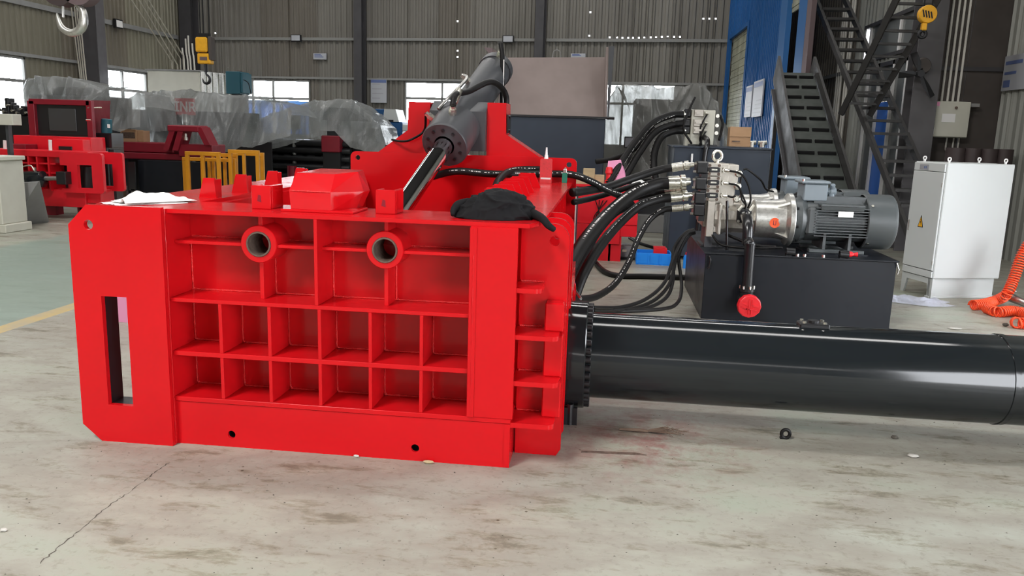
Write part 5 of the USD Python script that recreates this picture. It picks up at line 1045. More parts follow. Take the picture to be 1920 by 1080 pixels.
# ------------------------------------------------------------------ second baler and its neighbours at the left
y2 = 8.6
r2b = thing('small_baler', 'smaller red baler with black ram cylinder standing at the left', 'baler', (-7.0, 8.6, 0))
def sp_(name, m, mt='far_red', parent=r2b, **k): return part(name, Q(m, (-7.0, 8.6)), mt, parent, **k)
def bx_(p, q, ya, yb, c=.006): return MB().box(p[0], q[0], ya, yb, p[2], q[2], c)
e0, e1 = (-7.484, 8.600, 0.166), (-5.453, 8.600, 0.247)
sp_('top_plate', bx_((-7.447, 8.600, 0.991), (-5.648, 8.600, 1.092), 8.55, 9.1)); sp_('base', bx_((-6.582, 8.600, 0.193), (-5.787, 8.600, 0.475), 8.62, 9.1)); sp_('base_step', bx_((-5.837, 8.650, 0.262), (-5.561, 8.650, 0.480), 8.68, 9.05))
fr0, fr1 = (-6.070, 8.500, 0.445), (-5.347, 8.500, 1.079)
f_ = sbox(fr0[0], fr0[2], fr1[0], fr1[2]); fr = Polygon(rrect(fr0[0], fr1[0], fr0[2], fr1[2], .05, 'bc')).difference(sbox(-5.779, 0.524, -5.533, 0.888)).difference(sbox(-6.213, 0.508, -5.953, 0.874))
sp_('end_frame', MB().prism(fr, 'y', 8.45, 8.52)); sp_('end_frame', MB().prism(fr, 'y', 9.0, 9.06))
sp_('dark_roller', MB().cyl((-5.872, 8.800, 0.519), (-5.847, 8.800, 0.849), .11, 16), 'bolt', smooth=30); sp_('dark_inner', bx_((-6.503, 8.900, 0.472), (-5.790, 8.900, 0.882), 8.92, 8.98), 'black')
sp_('back_wall', bx_((-7.755, 8.900, 0.371), (-6.260, 8.900, 1.005), 8.95, 9.0))
for px in ((-7.228, 8.700, 0.475), (-6.980, 8.700, 0.484), (-6.696, 8.700, 0.495), (-6.545, 8.700, 0.500), (-6.347, 8.700, 0.508)): sp_('rib', MB().box(px[0] - .015, px[0] + .015, 8.56, 8.95, 0.450, 1.003))
for z in (0.883, 0.736): sp_('shelf', MB().box(-7.409, -6.239, 8.58, 8.95, z - .012, z + .012))
sp_('ram_cylinder', MB().lathe((-6.864, 8.350, 0.629), (-6.221, 8.350, 0.652), [(0, 0), (0, .10), (.04, .12), (.42, .14), (.56, .13), (.60, .06), (.60, 0)], 24), 'cyl', smooth=30); sp_('ram_rod', MB().cyl((-6.275, 8.350, 0.659), (-5.891, 8.350, 0.681), .035, 14), 'steel', smooth=30); sp_('rod_end', bx_((-6.047, 8.380, 0.581), (-5.886, 8.380, 0.780), 8.30, 8.45), 'bolt')
sp_('ram_hose', MB().tube(curve([(-6.798, 8.300, 0.727), (-6.700, 8.300, 0.789), (-6.577, 8.300, 0.844), (-6.457, 8.300, 0.856), (-6.409, 8.300, 0.782)], 8), .012, 7), 'zinc', smooth=True)
for px in ((-6.814, 8.300, 0.752), (-6.409, 8.300, 0.782)): sp_('fitting', MB().cyl((px[0], 8.32, px[2] - .05), (px[0], 8.32, px[2] + .05), .022, 8), 'zinc')
sp_('upper_body', bx_((-7.421, 9.200, 1.022), (-6.015, 9.200, 1.305), 9.2, 9.6)); sp_('upper_block', bx_((-6.562, 9.000, 1.072), (-6.025, 9.000, 1.271), 9.0, 9.2)); sp_('upper_slot', bx_((-6.458, 8.990, 1.093), (-6.216, 8.990, 1.153), 8.985, 9.0), 'black')
sp_('worktop_tray', bx_((-7.330, 8.900, 1.049), (-6.985, 8.900, 1.165), 8.9, 9.2), 'maroon')
for px, pt in (((-7.194, 8.700, 1.023), (-7.184, 8.700, 1.229)), ((-6.395, 8.700, 1.049), (-6.386, 8.700, 1.262))): sp_('white_stub', MB().cyl(px, pt, .028, 10), 'white_plastic')
sp_('leg', bx_((-6.073, 8.800, -0.016), (-5.874, 8.800, 0.239), 8.8, 9.0), 'maroon'); sp_('leg', MB().box(-6.796, -6.601, 9.0, 9.2, 0, .35), 'maroon'); sp_('leg', MB().box(-6.028, -5.886, 8.8, 9.0, 0, .3), 'maroon')
sp_('leg', MB().box(-8.2, -8.0, 9.0, 9.2, 0, .4), 'maroon')
# hopper frame on it
hf = thing('feed_box', 'maroon framed feed box with black front and grey screen above the small baler', 'feed box', (-6.735, 9.4, 1.288))
HO = (-6.735, 9.4, 1.288)
def hfp(name, m, mt='maroon', **k): return part(name, Q(m, HO), mt, hf, **k)
zb, zt_ = HO[2], 1.897
hfp('front_sheet', bx_((-7.220, 9.450, 1.322), (-6.179, 9.450, 1.868), 9.45, 9.48), 'black'); hfp('top_rail', bx_((-7.225, 9.400, 1.830), (-6.122, 9.400, 1.920), 9.38, 9.46)); hfp('top_rail', MB().hull([(-6.127, 9.400, 1.858), (-6.122, 9.400, 1.920), (-6.393, 10.400, 1.877), (-6.388, 10.400, 1.943)] + [tuple(np.array(p) + (-.05, .05, 0)) for p in ((-6.127, 9.400, 1.858), (-6.122, 9.400, 1.920), (-6.393, 10.400, 1.877), (-6.388, 10.400, 1.943))]))
hfp('post', bx_((-7.257, 9.400, 1.267), (-7.133, 9.400, 1.886), 9.38, 9.46)); hfp('post', bx_((-6.189, 9.400, 1.281), (-6.085, 9.400, 1.912), 9.38, 9.46))
hfp('side_sheet', MB().hull([(-6.174, 9.450, 1.282), (-6.128, 9.450, 1.904), (-6.440, 10.400, 1.345), (-6.400, 10.400, 1.924)] + [tuple(np.array(p) + (-.03, .02, 0)) for p in ((-6.174, 9.450, 1.282), (-6.128, 9.450, 1.904), (-6.440, 10.400, 1.345), (-6.400, 10.400, 1.924))]))
hfp('screen_sheet', bx_((-6.916, 9.420, 1.394), (-6.417, 9.420, 1.772), 9.43, 9.45), 'screen'); hfp('back_sheet', bx_((-7.974, 10.400, 1.299), (-6.464, 10.400, 1.894), 10.38, 10.4)); hfp('latch', MB().cyl((-6.191, 9.380, 1.592), (-6.104, 9.380, 1.594), .02, 8), 'zinc'); hfp('hinge_pipe', MB().tube([(-6.134, 9.360, 1.795), (-6.116, 9.700, 1.806)], .012, 8), 'zinc')
bl2 = thing('valve_motor', 'teal motor on a black gearbox between small baler and maroon press', 'motor', (-6.228, 9.8, 0))
BO2 = (-6.228, 9.8)
part('motor_body', Q(MB().lathe((-6.113, 9.800, 1.373), (-6.093, 9.800, 1.656), [(0, .085), (.02, .09), (.24, .09), (.25, .06), (.25, 0)], 18), BO2), 'teal', bl2, 30); part('motor_tag', Q(bx_((-6.032, 9.700, 1.466), (-5.978, 9.700, 1.531), 9.70, 9.71), BO2), 'white_plastic', bl2)
part('gearbox', Q(bx_((-6.263, 9.700, 1.131), (-5.929, 9.700, 1.378), 9.65, 10.0), BO2), 'black', bl2); part('black_column', Q(MB().box(-6.479, -6.050, 9.7, 10.2, .05, 1.186, .02), BO2), 'black', bl2); part('grey_post', Q(MB().box(-6.105, -5.965, 9.75, 9.95, 0.02, 1.100), BO2), 'anth', bl2); part('foot', Q(MB().box(-6.479, -5.965, 9.68, 10.2, 0, .05), BO2), 'bolt', bl2)
vv = thing('valve_bank', 'black valve bank with bright fittings at the left edge', 'valves', (-8.464, 10.6, 0))
VO = (-8.464, 10.6); random.seed(8)
part('valve_body', Q(MB().box(-9.081, -8.159, 10.6, 11.2, 0, 1.647, .03), VO), 'black', vv)
for k in range(14):
    px = -8.737 + .045 * k * 1.0; z = 1.676 + random.uniform(0, .22)
    part('valve_unit', Q(MB().box(px, px + .07, 10.55 + random.uniform(0, .1), 10.75, 1.647, z + .05, .01), VO), 'bolt', vv)
    if k % 2 == 0: part('fitting', Q(MB().cyl((px + .03, 10.52, z), (px + .03, 10.60, z), .022, 8), VO), 'zinc', vv)
pb_ = thing('switch_box', 'small beige switch box on a post at the left edge', 'switch box', (-6.573, 8.0, 1.059))
part('box_body', Q(bx_((-6.758, 8.000, 1.481), (-6.432, 8.000, 1.650), 7.95, 8.15, .008), (-6.573, 8.0, 1.059)), 'beige', pb_); part('post', Q(MB().box(-6.603, -6.558, 8.0, 8.08, 1.008 - .9, 1.494), (-6.573, 8.0, 1.059)), 'anth', pb_); part('base_plate', Q(MB().box(-6.665, -6.514, 7.9, 8.2, 0, .02), (-6.573, 8.0, 1.059)), 'anth', pb_)
part('lower_post', Q(MB().box(-6.603 + .005, -6.558 - .005, 8.01, 8.07, .02, 1.008 - .9), (-6.573, 8.0, 1.059)), 'anth', pb_)
lc_ = thing('electric_cabinet', 'pale beige electric cabinet at the left edge', 'cabinet', (-6.15, 6.75, 0))
zc_ = 1.066
part('cabinet_body', MB().box(-.45, .37, 0, .5, .12, zc_ - .06, .01), 'beige', lc_); part('cabinet_cap', MB().box(-.47, .40, -.02, .52, zc_ - .06, zc_, .01), 'beige', lc_); part('plinth', MB().box(-.47, .42, -.02, .52, 0, .12, .01), 'beige', lc_); part('meter', MB().box(.12, .27, -.008, 0, zc_ - .28, zc_ - .16), 'black', lc_)
q = [(-6.117, 7.350, 0.640), (-5.641, 7.350, 0.689), (-5.281, 7.000, 0.155), (-5.865, 7.000, 0.061)]
q[2] = (-6.072, 8.069, 0.000); q[3] = (-6.199, 7.420, 0.000)
solo('grey_steel_plate', MB().hull([*q, *[tuple(np.array(p) + (0, .03, .01)) for p in q]]), 'concrete_grey', 'grey steel plate leaning upright beside the pale electric cabinet', 'plate')
sq = (-7.625, 12.287, 0.000)
sf = thing('square_frame', 'small purple brown square steel frame on the floor', 'frame', (sq[0], sq[1], 0))
for k, (a, b, c, d) in enumerate(((-.12, -.08, 0, .24), (.08, .12, 0, .24), (-.08, .08, 0, .04), (-.08, .08, .20, .24))): part('bar', MB().box(a, b, 0, .3, c, d, .003), 'wood_trim', sf)
solo('dark_wedge', MB().hull([(sq[0] - .52, sq[1] - .1, 0), (sq[0] - .15, sq[1] - .1, 0), (sq[0] - .15, sq[1] + .2, 0), (sq[0] - .52, sq[1] + .2, 0), (sq[0] - .22, sq[1] - .1, .26), (sq[0] - .15, sq[1] - .1, .26), (sq[0] - .22, sq[1] + .2, .26), (sq[0] - .15, sq[1] + .2, .26)]), 'tank', 'dark blue steel wedge beside the square frame', 'wedge')
pk = (-1.259, 2.368, 0.000)
solo('pink_bag', MB().hull([(pk[0] - .2, pk[1], 0), (pk[0] + .3, pk[1] - .05, 0), (pk[0] + .3, pk[1] + .4, 0), (pk[0] - .2, pk[1] + .4, 0), (pk[0] - .17, pk[1] + .02, .42), (pk[0] + .26, pk[1] + .0, .45), (pk[0] + .25, pk[1] + .35, .42), (pk[0] - .15, pk[1] + .35, .40)]), 'pink', 'pink film wrapped bundle on the floor seen through the slot', 'bundle')

# ------------------------------------------------------------------ right background: conveyor, stair, junction box, fan, hooks
ROOF = 8.99
cv = thing('belt_conveyor', 'inclined green slatted belt conveyor rising away beside the stair', 'conveyor', (5.986, 8.200, 0.624))
CO = (5.986, 8.200, 0.624)
def cp_(name, m, mt, **k): return part(name, Q(m, CO), mt, cv, **k)
b0, b1, b2, b3 = [np.array(p) for p in ((5.389, 8.000, 0.470), (6.104, 8.000, 0.463), (5.943, 10.900, 2.727), (5.420, 10.900, 2.725))]
b0[2] = b1[2] = (b0[2] + b1[2]) / 2; b2[2] = b3[2] = (b2[2] + b3[2]) / 2
up_ = np.cross(b1 - b0, b3 - b0); up_ /= np.linalg.norm(up_)
cp_('belt', MB().hull([*[p for p in (b0, b1, b2, b3)], *[p - up_ * .06 for p in (b0, b1, b2, b3)]]), 'belt')
NS = 13
for k in range(NS):
    f = (k + .5) / NS; l, r = b0 + (b3 - b0) * f, b1 + (b2 - b1) * f
    for u0, u1 in ((.04, .46), (.54, .96)):
        a, b = l + (r - l) * u0, l + (r - l) * u1; dd = (b3 - b0) / np.linalg.norm(b3 - b0)
        cp_('cleat', MB().hull([p + dd * s_ + up_ * h_ for p in (a, b) for s_, h_ in ((-.03, .001), (.03, .001), (-.005, .03), (.02, .03))]), 'matte')
dd = (b3 - b0) / np.linalg.norm(b3 - b0)
for l, t_, s_ in ((b0, b3, -1), (b1, b2, 1)):
    sd = np.array([1., 0, 0]) * s_
    cp_('side_guard', MB().hull([p + sd * x + up_ * h for p in (l - dd * .2, t_ + dd * .25) for x in (.01, .05) for h in (-.32, .16)]), 'stair')
    cp_('side_rail', MB().bar(l + sd * .06 - up_ * .36, t_ + sd * .06 - up_ * .36, .06, .05), 'column')
for f in (.55, .95):
    p = b0 + (b3 - b0) * f - up_ * .35
    for s_ in (0, .8): cp_('support_leg', MB().box(p[0] + s_ - .03, p[0] + s_ + .03, p[1] - .03, p[1] + .03, 0, p[2]), 'stair')
cp_('base_skid', MB().box(b0[0] - .1, b1[0] + .1, 7.8, 9.4, 0, .12), 'stair'); cp_('tail_box', MB().box(b0[0] - .06, b1[0] + .06, 7.85, 8.3, .12, b0[2] - .05, .02), 'stair')
st = thing('steel_stair', 'dark steel stair with open treads and a crossing upper flight beside the conveyor', 'stair', (6.648, 8.000, 0.524))
SO = (6.648, 8.000, 0.524)
def sp2(name, m, mt='stair', **k): return part(name, Q(m, SO), mt, st, **k)
s0, s1 = np.array((6.638, 7.750, 0.478)), np.array((6.129, 12.000, 4.071)); s2, s3 = s0 + (.56, 0, 0), s1 + (.50, 0, 0)
ext = (s1 - s0) / np.linalg.norm(s1 - s0)
s0 = s0 - ext * (s0[2] / ext[2]); s2 = s2 - ext * (s2[2] / ext[2])
for a, b in ((s0, s1 + ext * .2), (s2, s3 + ext * .2)): sp2('stringer', MB().bar(a, b, .05, .11, (0, -.6, .8)))
NT = 21
for k in range(1, NT):
    f = k / NT; a, b = s0 + (s1 - s0) * f, s2 + (s3 - s2) * f
    sp2('tread', MB().box(a[0] + .02, b[0] - .02, a[1] - .11, a[1] + .11, a[2] - .02, a[2] + .02))
sp2('foot_plate', MB().box(s0[0] - .06, s2[0] + .06, s0[1] - .15, s0[1] + .2, 0, .02))
# second flight, crossing
FO = SO
u0, u1 = np.array((6.125, 9.600, 2.025)), np.array((6.389, 8.300, 3.641)); u2, u3 = np.array((6.551, 9.600, 2.021)), np.array((6.921, 8.300, 3.632))
for a, b in ((u0, u1), (u2, u3)): part('stringer', Q(MB().bar(a, b + (b - a) * .3, .05, .085, (0, -.5, .8)), FO), 'stair', st)
for k in range(1, 10):
    f = k / 10; a, b = u0 + (u1 - u0) * f, u2 + (u3 - u2) * f; 
    part('tread', Q(MB().bar(a, b, .06, .035, (0, 0, 1)), FO), 'stair', st)
uh = u3 + (u3 - u2) * .3; part('hanger', Q(MB().box(uh[0] - .03, uh[0] + .03, uh[1] - .03, uh[1] + .03, uh[2], ROOF), FO), 'stair', st); uh = u1 + (u1 - u0) * .3; part('hanger', Q(MB().box(uh[0] - .03, uh[0] + .03, uh[1] - .03, uh[1] + .03, uh[2], ROOF), FO), 'stair', st)
# tubes and drums between stair and cabinet
for k, px in enumerate(((7.983, 14.387, 0.000), (8.207, 14.256, 0.000), (8.426, 14.128, 0.000))):
    solo('steel_drum', MB().lathe((px[0] + .05, 8.9, 0), (px[0] + .05, 8.9, 9), [(0, 0), (0, .14), (.45, .14), (.47, .145), (.49, .14), (.98, .14), (.98, .12), (.96, 0)], 20), 'dark_tube', ['dark rusty tube standing under the stair nearest the conveyor', 'dark rusty tube standing under the stair, the middle of three', 'dark rusty tube standing under the stair nearest the white cabinet'][k], 'tube', 30)
for k, px in enumerate(((7.461, 8.600, 1.477), (7.689, 8.600, 1.485), (7.923, 8.600, 1.492), (8.141, 8.600, 1.499))):
    solo('dark_tube', MB().lathe((px[0], 8.6 + .03 * k, 0), (px[0], 8.6, 9), [(0, 0), (0, .125), (1.573, .125), (1.573, .11), (1.573 - .3, .10), (1.573 - .3, 0)], 22), 'dark_tube', 'dark upright steel tube behind the white cabinet, %s from the column' % ['first', 'second', 'third', 'fourth'][k], 'tube', 30)
jb = thing('junction_box', 'beige junction box with stains on the brown wall by the column', 'junction box', (7.701, 9.400, 1.718))
JO = (7.701, 9.400, 1.718)
def jp(name, m, mt='beige', **k): return part(name, Q(m, JO), mt, jb, **k)
j0, j1 = (7.393, 9.350, 1.717), (7.900, 9.350, 2.245)
jp('box_body', MB().box(j0[0], j1[0], 9.36, 9.545, j0[2], j1[2], .008)); jp('box_lid', MB().box(j0[0] + .02, j1[0] - .005, 9.345, 9.36, j0[2] + .01, j1[2] - .005, .005)); jp('paper_note', MB().box(7.507, 7.695, 9.342, 9.345, 1.941, 2.065), 'white_plastic'); jp('lock', MB().cyl((7.690, 9.345, 2.154), (7.690, 9.33, 2.154), .02, 12), 'bushing')
jp('socket', MB().box(7.314, 7.405, 9.30, 9.40, 1.756, 1.865, .008), 'white_plastic'); jp('red_tag', MB().box(j0[0] + .0, j0[0] + .06, 9.34, 9.345, j1[2] - .07, j1[2] - .01), 'pink'); jp('side_bracket', MB().box(j1[0], j1[0] + .14, 9.40, 9.545, j1[2] - .07, j1[2] - .02), 'concrete_grey')
for k, (px, qx) in enumerate((((7.468, 9.500, 3.701), (7.536, 9.500, 2.249)), ((7.557, 9.500, 3.702), (7.619, 9.500, 2.251)), ((7.631, 9.500, 3.703), (7.695, 9.500, 2.253)), ((7.705, 9.500, 3.704), (7.771, 9.500, 2.255)))):
    x = qx[0]; solo('conduit_pipe', MB().tube([(x, 9.52, j1[2]), (x, 9.52, ROOF)], .018, 8), 'pipe_white', 'white conduit pipe above the junction box, %s from the column' % ['first', 'second', 'third', 'fourth'][k], 'pipe', 30)
for k, px in enumerate(((7.683, 9.500, 1.686), (7.782, 9.500, 1.689), (7.858, 9.500, 1.691))):
    solo('conduit_stub', MB().tube(curve([(px[0], 9.52, j0[2]), (px[0], 9.52, j0[2] - .16), (px[0] + .02, 9.50, j0[2] - .2), (px[0] + .09 * (k == 0), 9.5, j0[2] - .2 - .05 * (k > 0))], 5), .013, 8), 'pipe_white', 'white conduit stub below the junction box, %s from the column' % ['first', 'second', 'third'][k], 'pipe', 30)
for k, (x, z0_) in enumerate(((13.9, 1.2), (13.75, 1.9), (13.6, 1.5), (13.3, .5), (13.15, 1.0))):
    solo('wall_pipe', MB().tube([(7.12, x, z0_), (7.12, x, ROOF)], .024, 8), 'pipe_white', 'white pipe on the dark wall behind the stair, %s from the blue post' % ['first', 'second', 'third', 'fourth', 'fifth'][k], 'pipe', 30)
fn = thing('wall_fan', 'dark three bladed wall fan on the grey column', 'fan', (7.001, 9.000, 2.607))
NO = np.array((6.965, 8.950, 2.573))
part('hub', MB().cyl((0, -.05, 0), (0, .08, 0), .05, 14), 'bolt', fn)
for aim in ((6.865, 8.950, 2.867), (6.681, 8.950, 2.559), (7.173, 8.950, 2.249)):
    d = np.array(aim) - NO; d[1] = 0; L_ = np.linalg.norm(d); d /= L_; s_ = np.array([-d[2], 0, d[0]])
    part('blade', MB().hull([d * .04 + s_ * .02 + (0, 0, 0), d * .04 - s_ * .02, d * L_ * .5 + s_ * .05 + (0, .03, 0), d * L_ * .5 - s_ * .05, d * L_ + s_ * .055 + (0, .04, 0), d * L_ - s_ * .03, d * L_ - s_ * .03 + (0, .01, 0), d * .04 + (0, .02, 0)]), 'bolt', fn)
part('motor', MB().lathe((.07, .08, .12), (.07, .9, .12), [(0, 0), (0, .10), (.05, .12), (.14, .11), (.14, 0)], 18), 'brown', fn, 30); part('bracket', MB().bar((.02, .05, .02), (.1, .26, .2), .05, .05), 'bolt', fn)
0 and part('guard_ring', MB().tube([(.36 * math.cos(a), .03, .36 * math.sin(a)) for a in np.linspace(0, 2 * math.pi, 41)], .005, 5, False), 'rail', fn)
# hooks
def block_cables(x0, x1, y, z, n, parent, o):
    for k in range(n): part('cable', MB().tube([(x0 + (x1 - x0) * k / max(1, n - 1) - o[0], y - o[1], z - o[2]), (x0 + (x1 - x0) * k / max(1, n - 1) - o[0], y - o[1], ROOF - o[2])], .012, 6), 'rubber', parent)
def hook_mesh(r, t):
    pts = [(0, 0, 2.6 * r), (0, 0, 1.9 * r), (r * .45, 0, 1.45 * r), (r * 1.02, 0, .75 * r), (r * 1.12, 0, 0), (r * .8, 0, -.75 * r), (0, 0, -1.08 * r), (-r * .8, 0, -.75 * r), (-r * 1.12, 0, -.05 * r), (-r * 1.2, 0, .45 * r)]
    c = curve(pts, 6); n = len(c); w = np.interp(np.arange(n) / (n - 1), [0, .15, .5, .8, 1], [.55, .6, 1.0, .7, .18]) * t
    return MB().tube(c, w, 12)
ho = (-4.710, 7.000, 2.929)
h1_ = thing('crane_hook', 'large grey crane hook hanging from a brown pulley block at the left', 'crane hook', ho)
part('hook', hook_mesh(.165, .062), 'alu', h1_, 40); part('safety_latch', MB().bar((-.09, -.03, .02), (-.075, -.03, .26), .03, .015), 'white_plastic', h1_)
pbm = MB().lathe((-.10, -.10, .40), (-.10, .6, .40), [(0, 0), (0, .24), (.20, .24), (.20, 0)], 30)
part('pulley_block', pbm, 'dark_tube', h1_, 30); part('pulley_block', MB().lathe((.18, -.10, .42), (.18, .6, .42), [(0, 0), (0, .25), (.20, .25), (.20, 0)], 30), 'wood_trim', h1_, 30); part('crosshead', MB().box(-.1, .12, -.05, .05, .25, .42, .02), 'bolt', h1_)
for x in (-.2, .02, .14): part('cable', MB().tube([(x, 0, .6), (x, 0, ROOF - ho[2])], .012, 6), 'rubber', h1_)
ho = (-6.883, 15.000, 2.588)
h2_ = thing('crane_hook', 'yellow hoist block with a small black hook below the dark corner column', 'crane hook', ho)
part('hook', hook_mesh(.075, .036), 'bolt', h2_, 40); part('swivel', MB().cyl((0, 0, .18), (0, 0, .36), .04, 10), 'bolt', h2_); part('lower_block', MB().box(-.16, .16, -.1, .1, .36, .60, .02), 'hook_yellow', h2_); part('gap_plate', MB().box(-.09, .09, -.105, .105, .44, .52), 'wood_trim', h2_); part('upper_block', MB().box(-.19, .10, -.12, .12, .62, .96, .03), 'hook_yellow', h2_, ); part('cheek', MB().box(.12, .20, -.1, .1, .45, .98, .01), 'brown', h2_); part('yoke', MB().box(-.12, .12, -.06, .06, .58, 1.05), 'bolt', h2_)
for x in (-.10, -.02, .12): part('cable', MB().tube([(x, 0, 1.0), (x, 0, ROOF - ho[2])], .016, 6), 'rubber', h2_)
ho = (6.736, 8.300, 3.303)
h3_ = thing('crane_hook', 'round yellow pulley block with black stripes and a ring by the column', 'crane hook', ho)
part('pulley', MB().lathe((.02, -.05, .02), (.02, .5, .02), [(0, 0), (0, .11), (.012, .118), (.09, .118), (.10, .11), (.10, 0)], 32), 'hook_yellow', h3_, 30)
for k in range(4): part('stripe', MB().bar((-.055 + .035 * k, -.0515, .075 - .008 * k), (-.03 + .035 * k, -.0515, -.02 - .006 * k), .004, .018, (1, 0, 0)), 'bolt', h3_)
part('shank', MB().box(-.035, .03, -.04, .04, -.19, -.09, .01), 'hook_yellow', h3_); part('ring', MB().tube([(-.01 + .045 * math.cos(a), 0, -.235 + .045 * math.sin(a)) for a in np.linspace(0, 2 * math.pi, 25)], .022, 10, False), 'bolt', h3_, 40)
for x in (-.03, .07): part('cable', MB().tube([(x, 0, .1), (x, 0, ROOF - ho[2])], .008, 6), 'rubber', h3_)
# ropes from the roof down to the corner
for k, (a, b) in enumerate((((-11.758, 20.000, 5.248), (-11.874, 22.500, 3.549)), ((-11.506, 20.000, 5.250), (-11.730, 22.600, 3.441)), ((-11.355, 20.000, 5.252), (-11.680, 22.700, 3.656)), ((-11.222, 20.000, 5.253), (-11.635, 22.800, 3.768)))):
    a, b = np.array(a), np.array(b); e = a + (a - b) * ((ROOF - a[2]) / (a - b)[2]) if a[2] < ROOF else a
    solo('slack_rope', MB().tube([e, b, (b[0], b[1], 1.0)], .022, 6), 'rope', 'pale rope slanting from the roof to the corner, %s from the left' % ['first', 'second', 'third', 'fourth'][k], 'rope')
for k in range(4):
    a = np.array([(-11.903, 17.600, 3.832), (-11.826, 17.600, 3.833), (-11.764, 17.600, 3.834), (-11.702, 17.600, 3.835)][k]); b = np.array([(-11.825, 17.600, 2.643), (-11.778, 17.600, 2.644), (-11.715, 17.600, 2.645), (-11.653, 17.600, 2.646)][k])
    d = (a - b) / (a - b)[2]
    solo('hanging_rope', MB().tube([a + d * (ROOF - a[2]), b - d * (b[2] - .9)], .018, 6), 'rope', 'pale rope hanging down the left column, %s of the bundle' % ['first', 'second', 'third', 'fourth'][k], 'rope')
for k in range(4):
    b = np.array([(-11.816, 23.200, 3.348), (-11.683, 23.200, 3.350), (-11.587, 23.200, 3.352), (-11.454, 23.200, 3.355)][k])
    solo('corner_pipe', MB().tube(curve([(b[0] - .05, b[1], [4.05, 4.35, 4.45, 4.2][k]), (b[0] - .04, b[1], 3.9), (b[0], b[1], 3.3), (b[0], b[1], .0)], 4), .03, 7), 'pipe_white', 'white pipe rising in front of the corner column, %s from the left' % ['first', 'second', 'third', 'fourth'][k], 'pipe')
# plates, notices and floodlights on the walls
def wallplate(name, label, cat, u, z, w, h, m, face=None, lines=0):
    t = thing(name, label, cat, W(u, .10, z), -6.5)
    part('plate', MB().box(-w / 2, w / 2, -.02, .06, -h / 2, h / 2, .004), m, t)
    for k in range(lines): part('printed_line', MB().box(-w * .4, w * (.1 + .3 * ((k * 7) % 3) / 3), -.023, -.0205, h * .30 - k * h * .2 - .012, h * .30 - k * h * .2 + .012), face, t)
    return t
wallplate('wall_sign', 'pale blue wall sign plate high on the back wall between columns', 'sign', -9.75, 3.87, .46, .20, 'sign_pale', 'sign_blue', 3)
wallplate('wall_sign', 'pale wall sign plate above the hopper', 'sign', -1.08, 3.95, .46, .16, 'sign_pale', 'sign_blue', 2)
nb = wallplate('notice_board', 'grey notice board with a blue heading beside the window', 'notice board', -7.66, 2.78, .55, .75, 'sign_pale', 'plate_grey', 4)
part('heading', MB().box(-.27, .27, -.0235, -.0205, .27, .37), 'sign_blue', nb)
for k, (u, lab) in enumerate(((-10.56, 'floodlight on the back wall rail left of the wall sign'), (-3.3, 'floodlight on the back wall rail near the hopper column'))):
    t = thing('floodlight', lab, 'floodlight', W(u, .13, 4.45), -6.5)
    part('lamp_body', MB().box(-.18, .18, -.08, -.0, -.12, .10, .01), 'bolt', t); part('lamp_glass', MB().box(-.15, .15, -.085, -.08, -.09, .08), 'sign_pale', t); part('lamp_arm', MB().box(-.02, .02, 0, .03, -.05, .05), 'bolt', t)
t = thing('floodlight', 'floodlight on the left wall rail beside the crane hook', 'floodlight', (XL + .13, 19.95, 4.42), 90)
part('lamp_body', MB().box(-.18, .18, -.10, -.0, -.14, .12, .01), 'bolt', t); part('lamp_glass', MB().box(-.15, .15, -.105, -.10, -.11, .08), 'white_plastic', t); part('lamp_arm', MB().box(-.02, .02, 0, .03, -.05, .05), 'bolt', t)
for k, (y_, z0_, z1_, w, lab) in enumerate(((16.78, 2.12, 2.85, .9, 'grey notice sheet on the blue wall nearer the roller shutter'), (15.55, 2.10, 2.90, 1.2, 'grey notice sheet on the blue wall nearer the blue post'))):
    t = thing('notice_sheet', lab, 'notice', (XB - .06, y_, (z0_ + z1_) / 2), 90)
    part('sheet', MB().box(-w / 2, w / 2, -.0, .03, -(z1_ - z0_) / 2, (z1_ - z0_) / 2), 'sign_pale', t)
    part('heading', MB().box(-w * .45, w * .45, .03, .033, (z1_ - z0_) / 2 - .14, (z1_ - z0_) / 2 - .04), 'sign_blue', t)
    for q in range(4): part('printed_line', MB().box(-w * .4, w * (.1 + .1 * q), .03, .032, -.05 - .09 * q, -.025 - .09 * q), 'plate_grey', t)
t = thing('wall_label', 'pale blue label plate on the corrugated wall at the right edge', 'label', (8.345, 9.1, 2.66), -90)
part('plate', MB().box(-.35, .35, -.02, .02, -.25, .25, .004), 'sign_pale', t); part('printed_line', MB().box(-.3, .2, -.023, -.02, .12, .17), 'sign_blue', t); part('printed_line', MB().box(-.3, .05, -.023, -.02, -.02, .02), 'sign_blue', t); part('printed_line', MB().box(-.3, -.1, -.023, -.02, -.2, -.1), 'sign_blue', t)

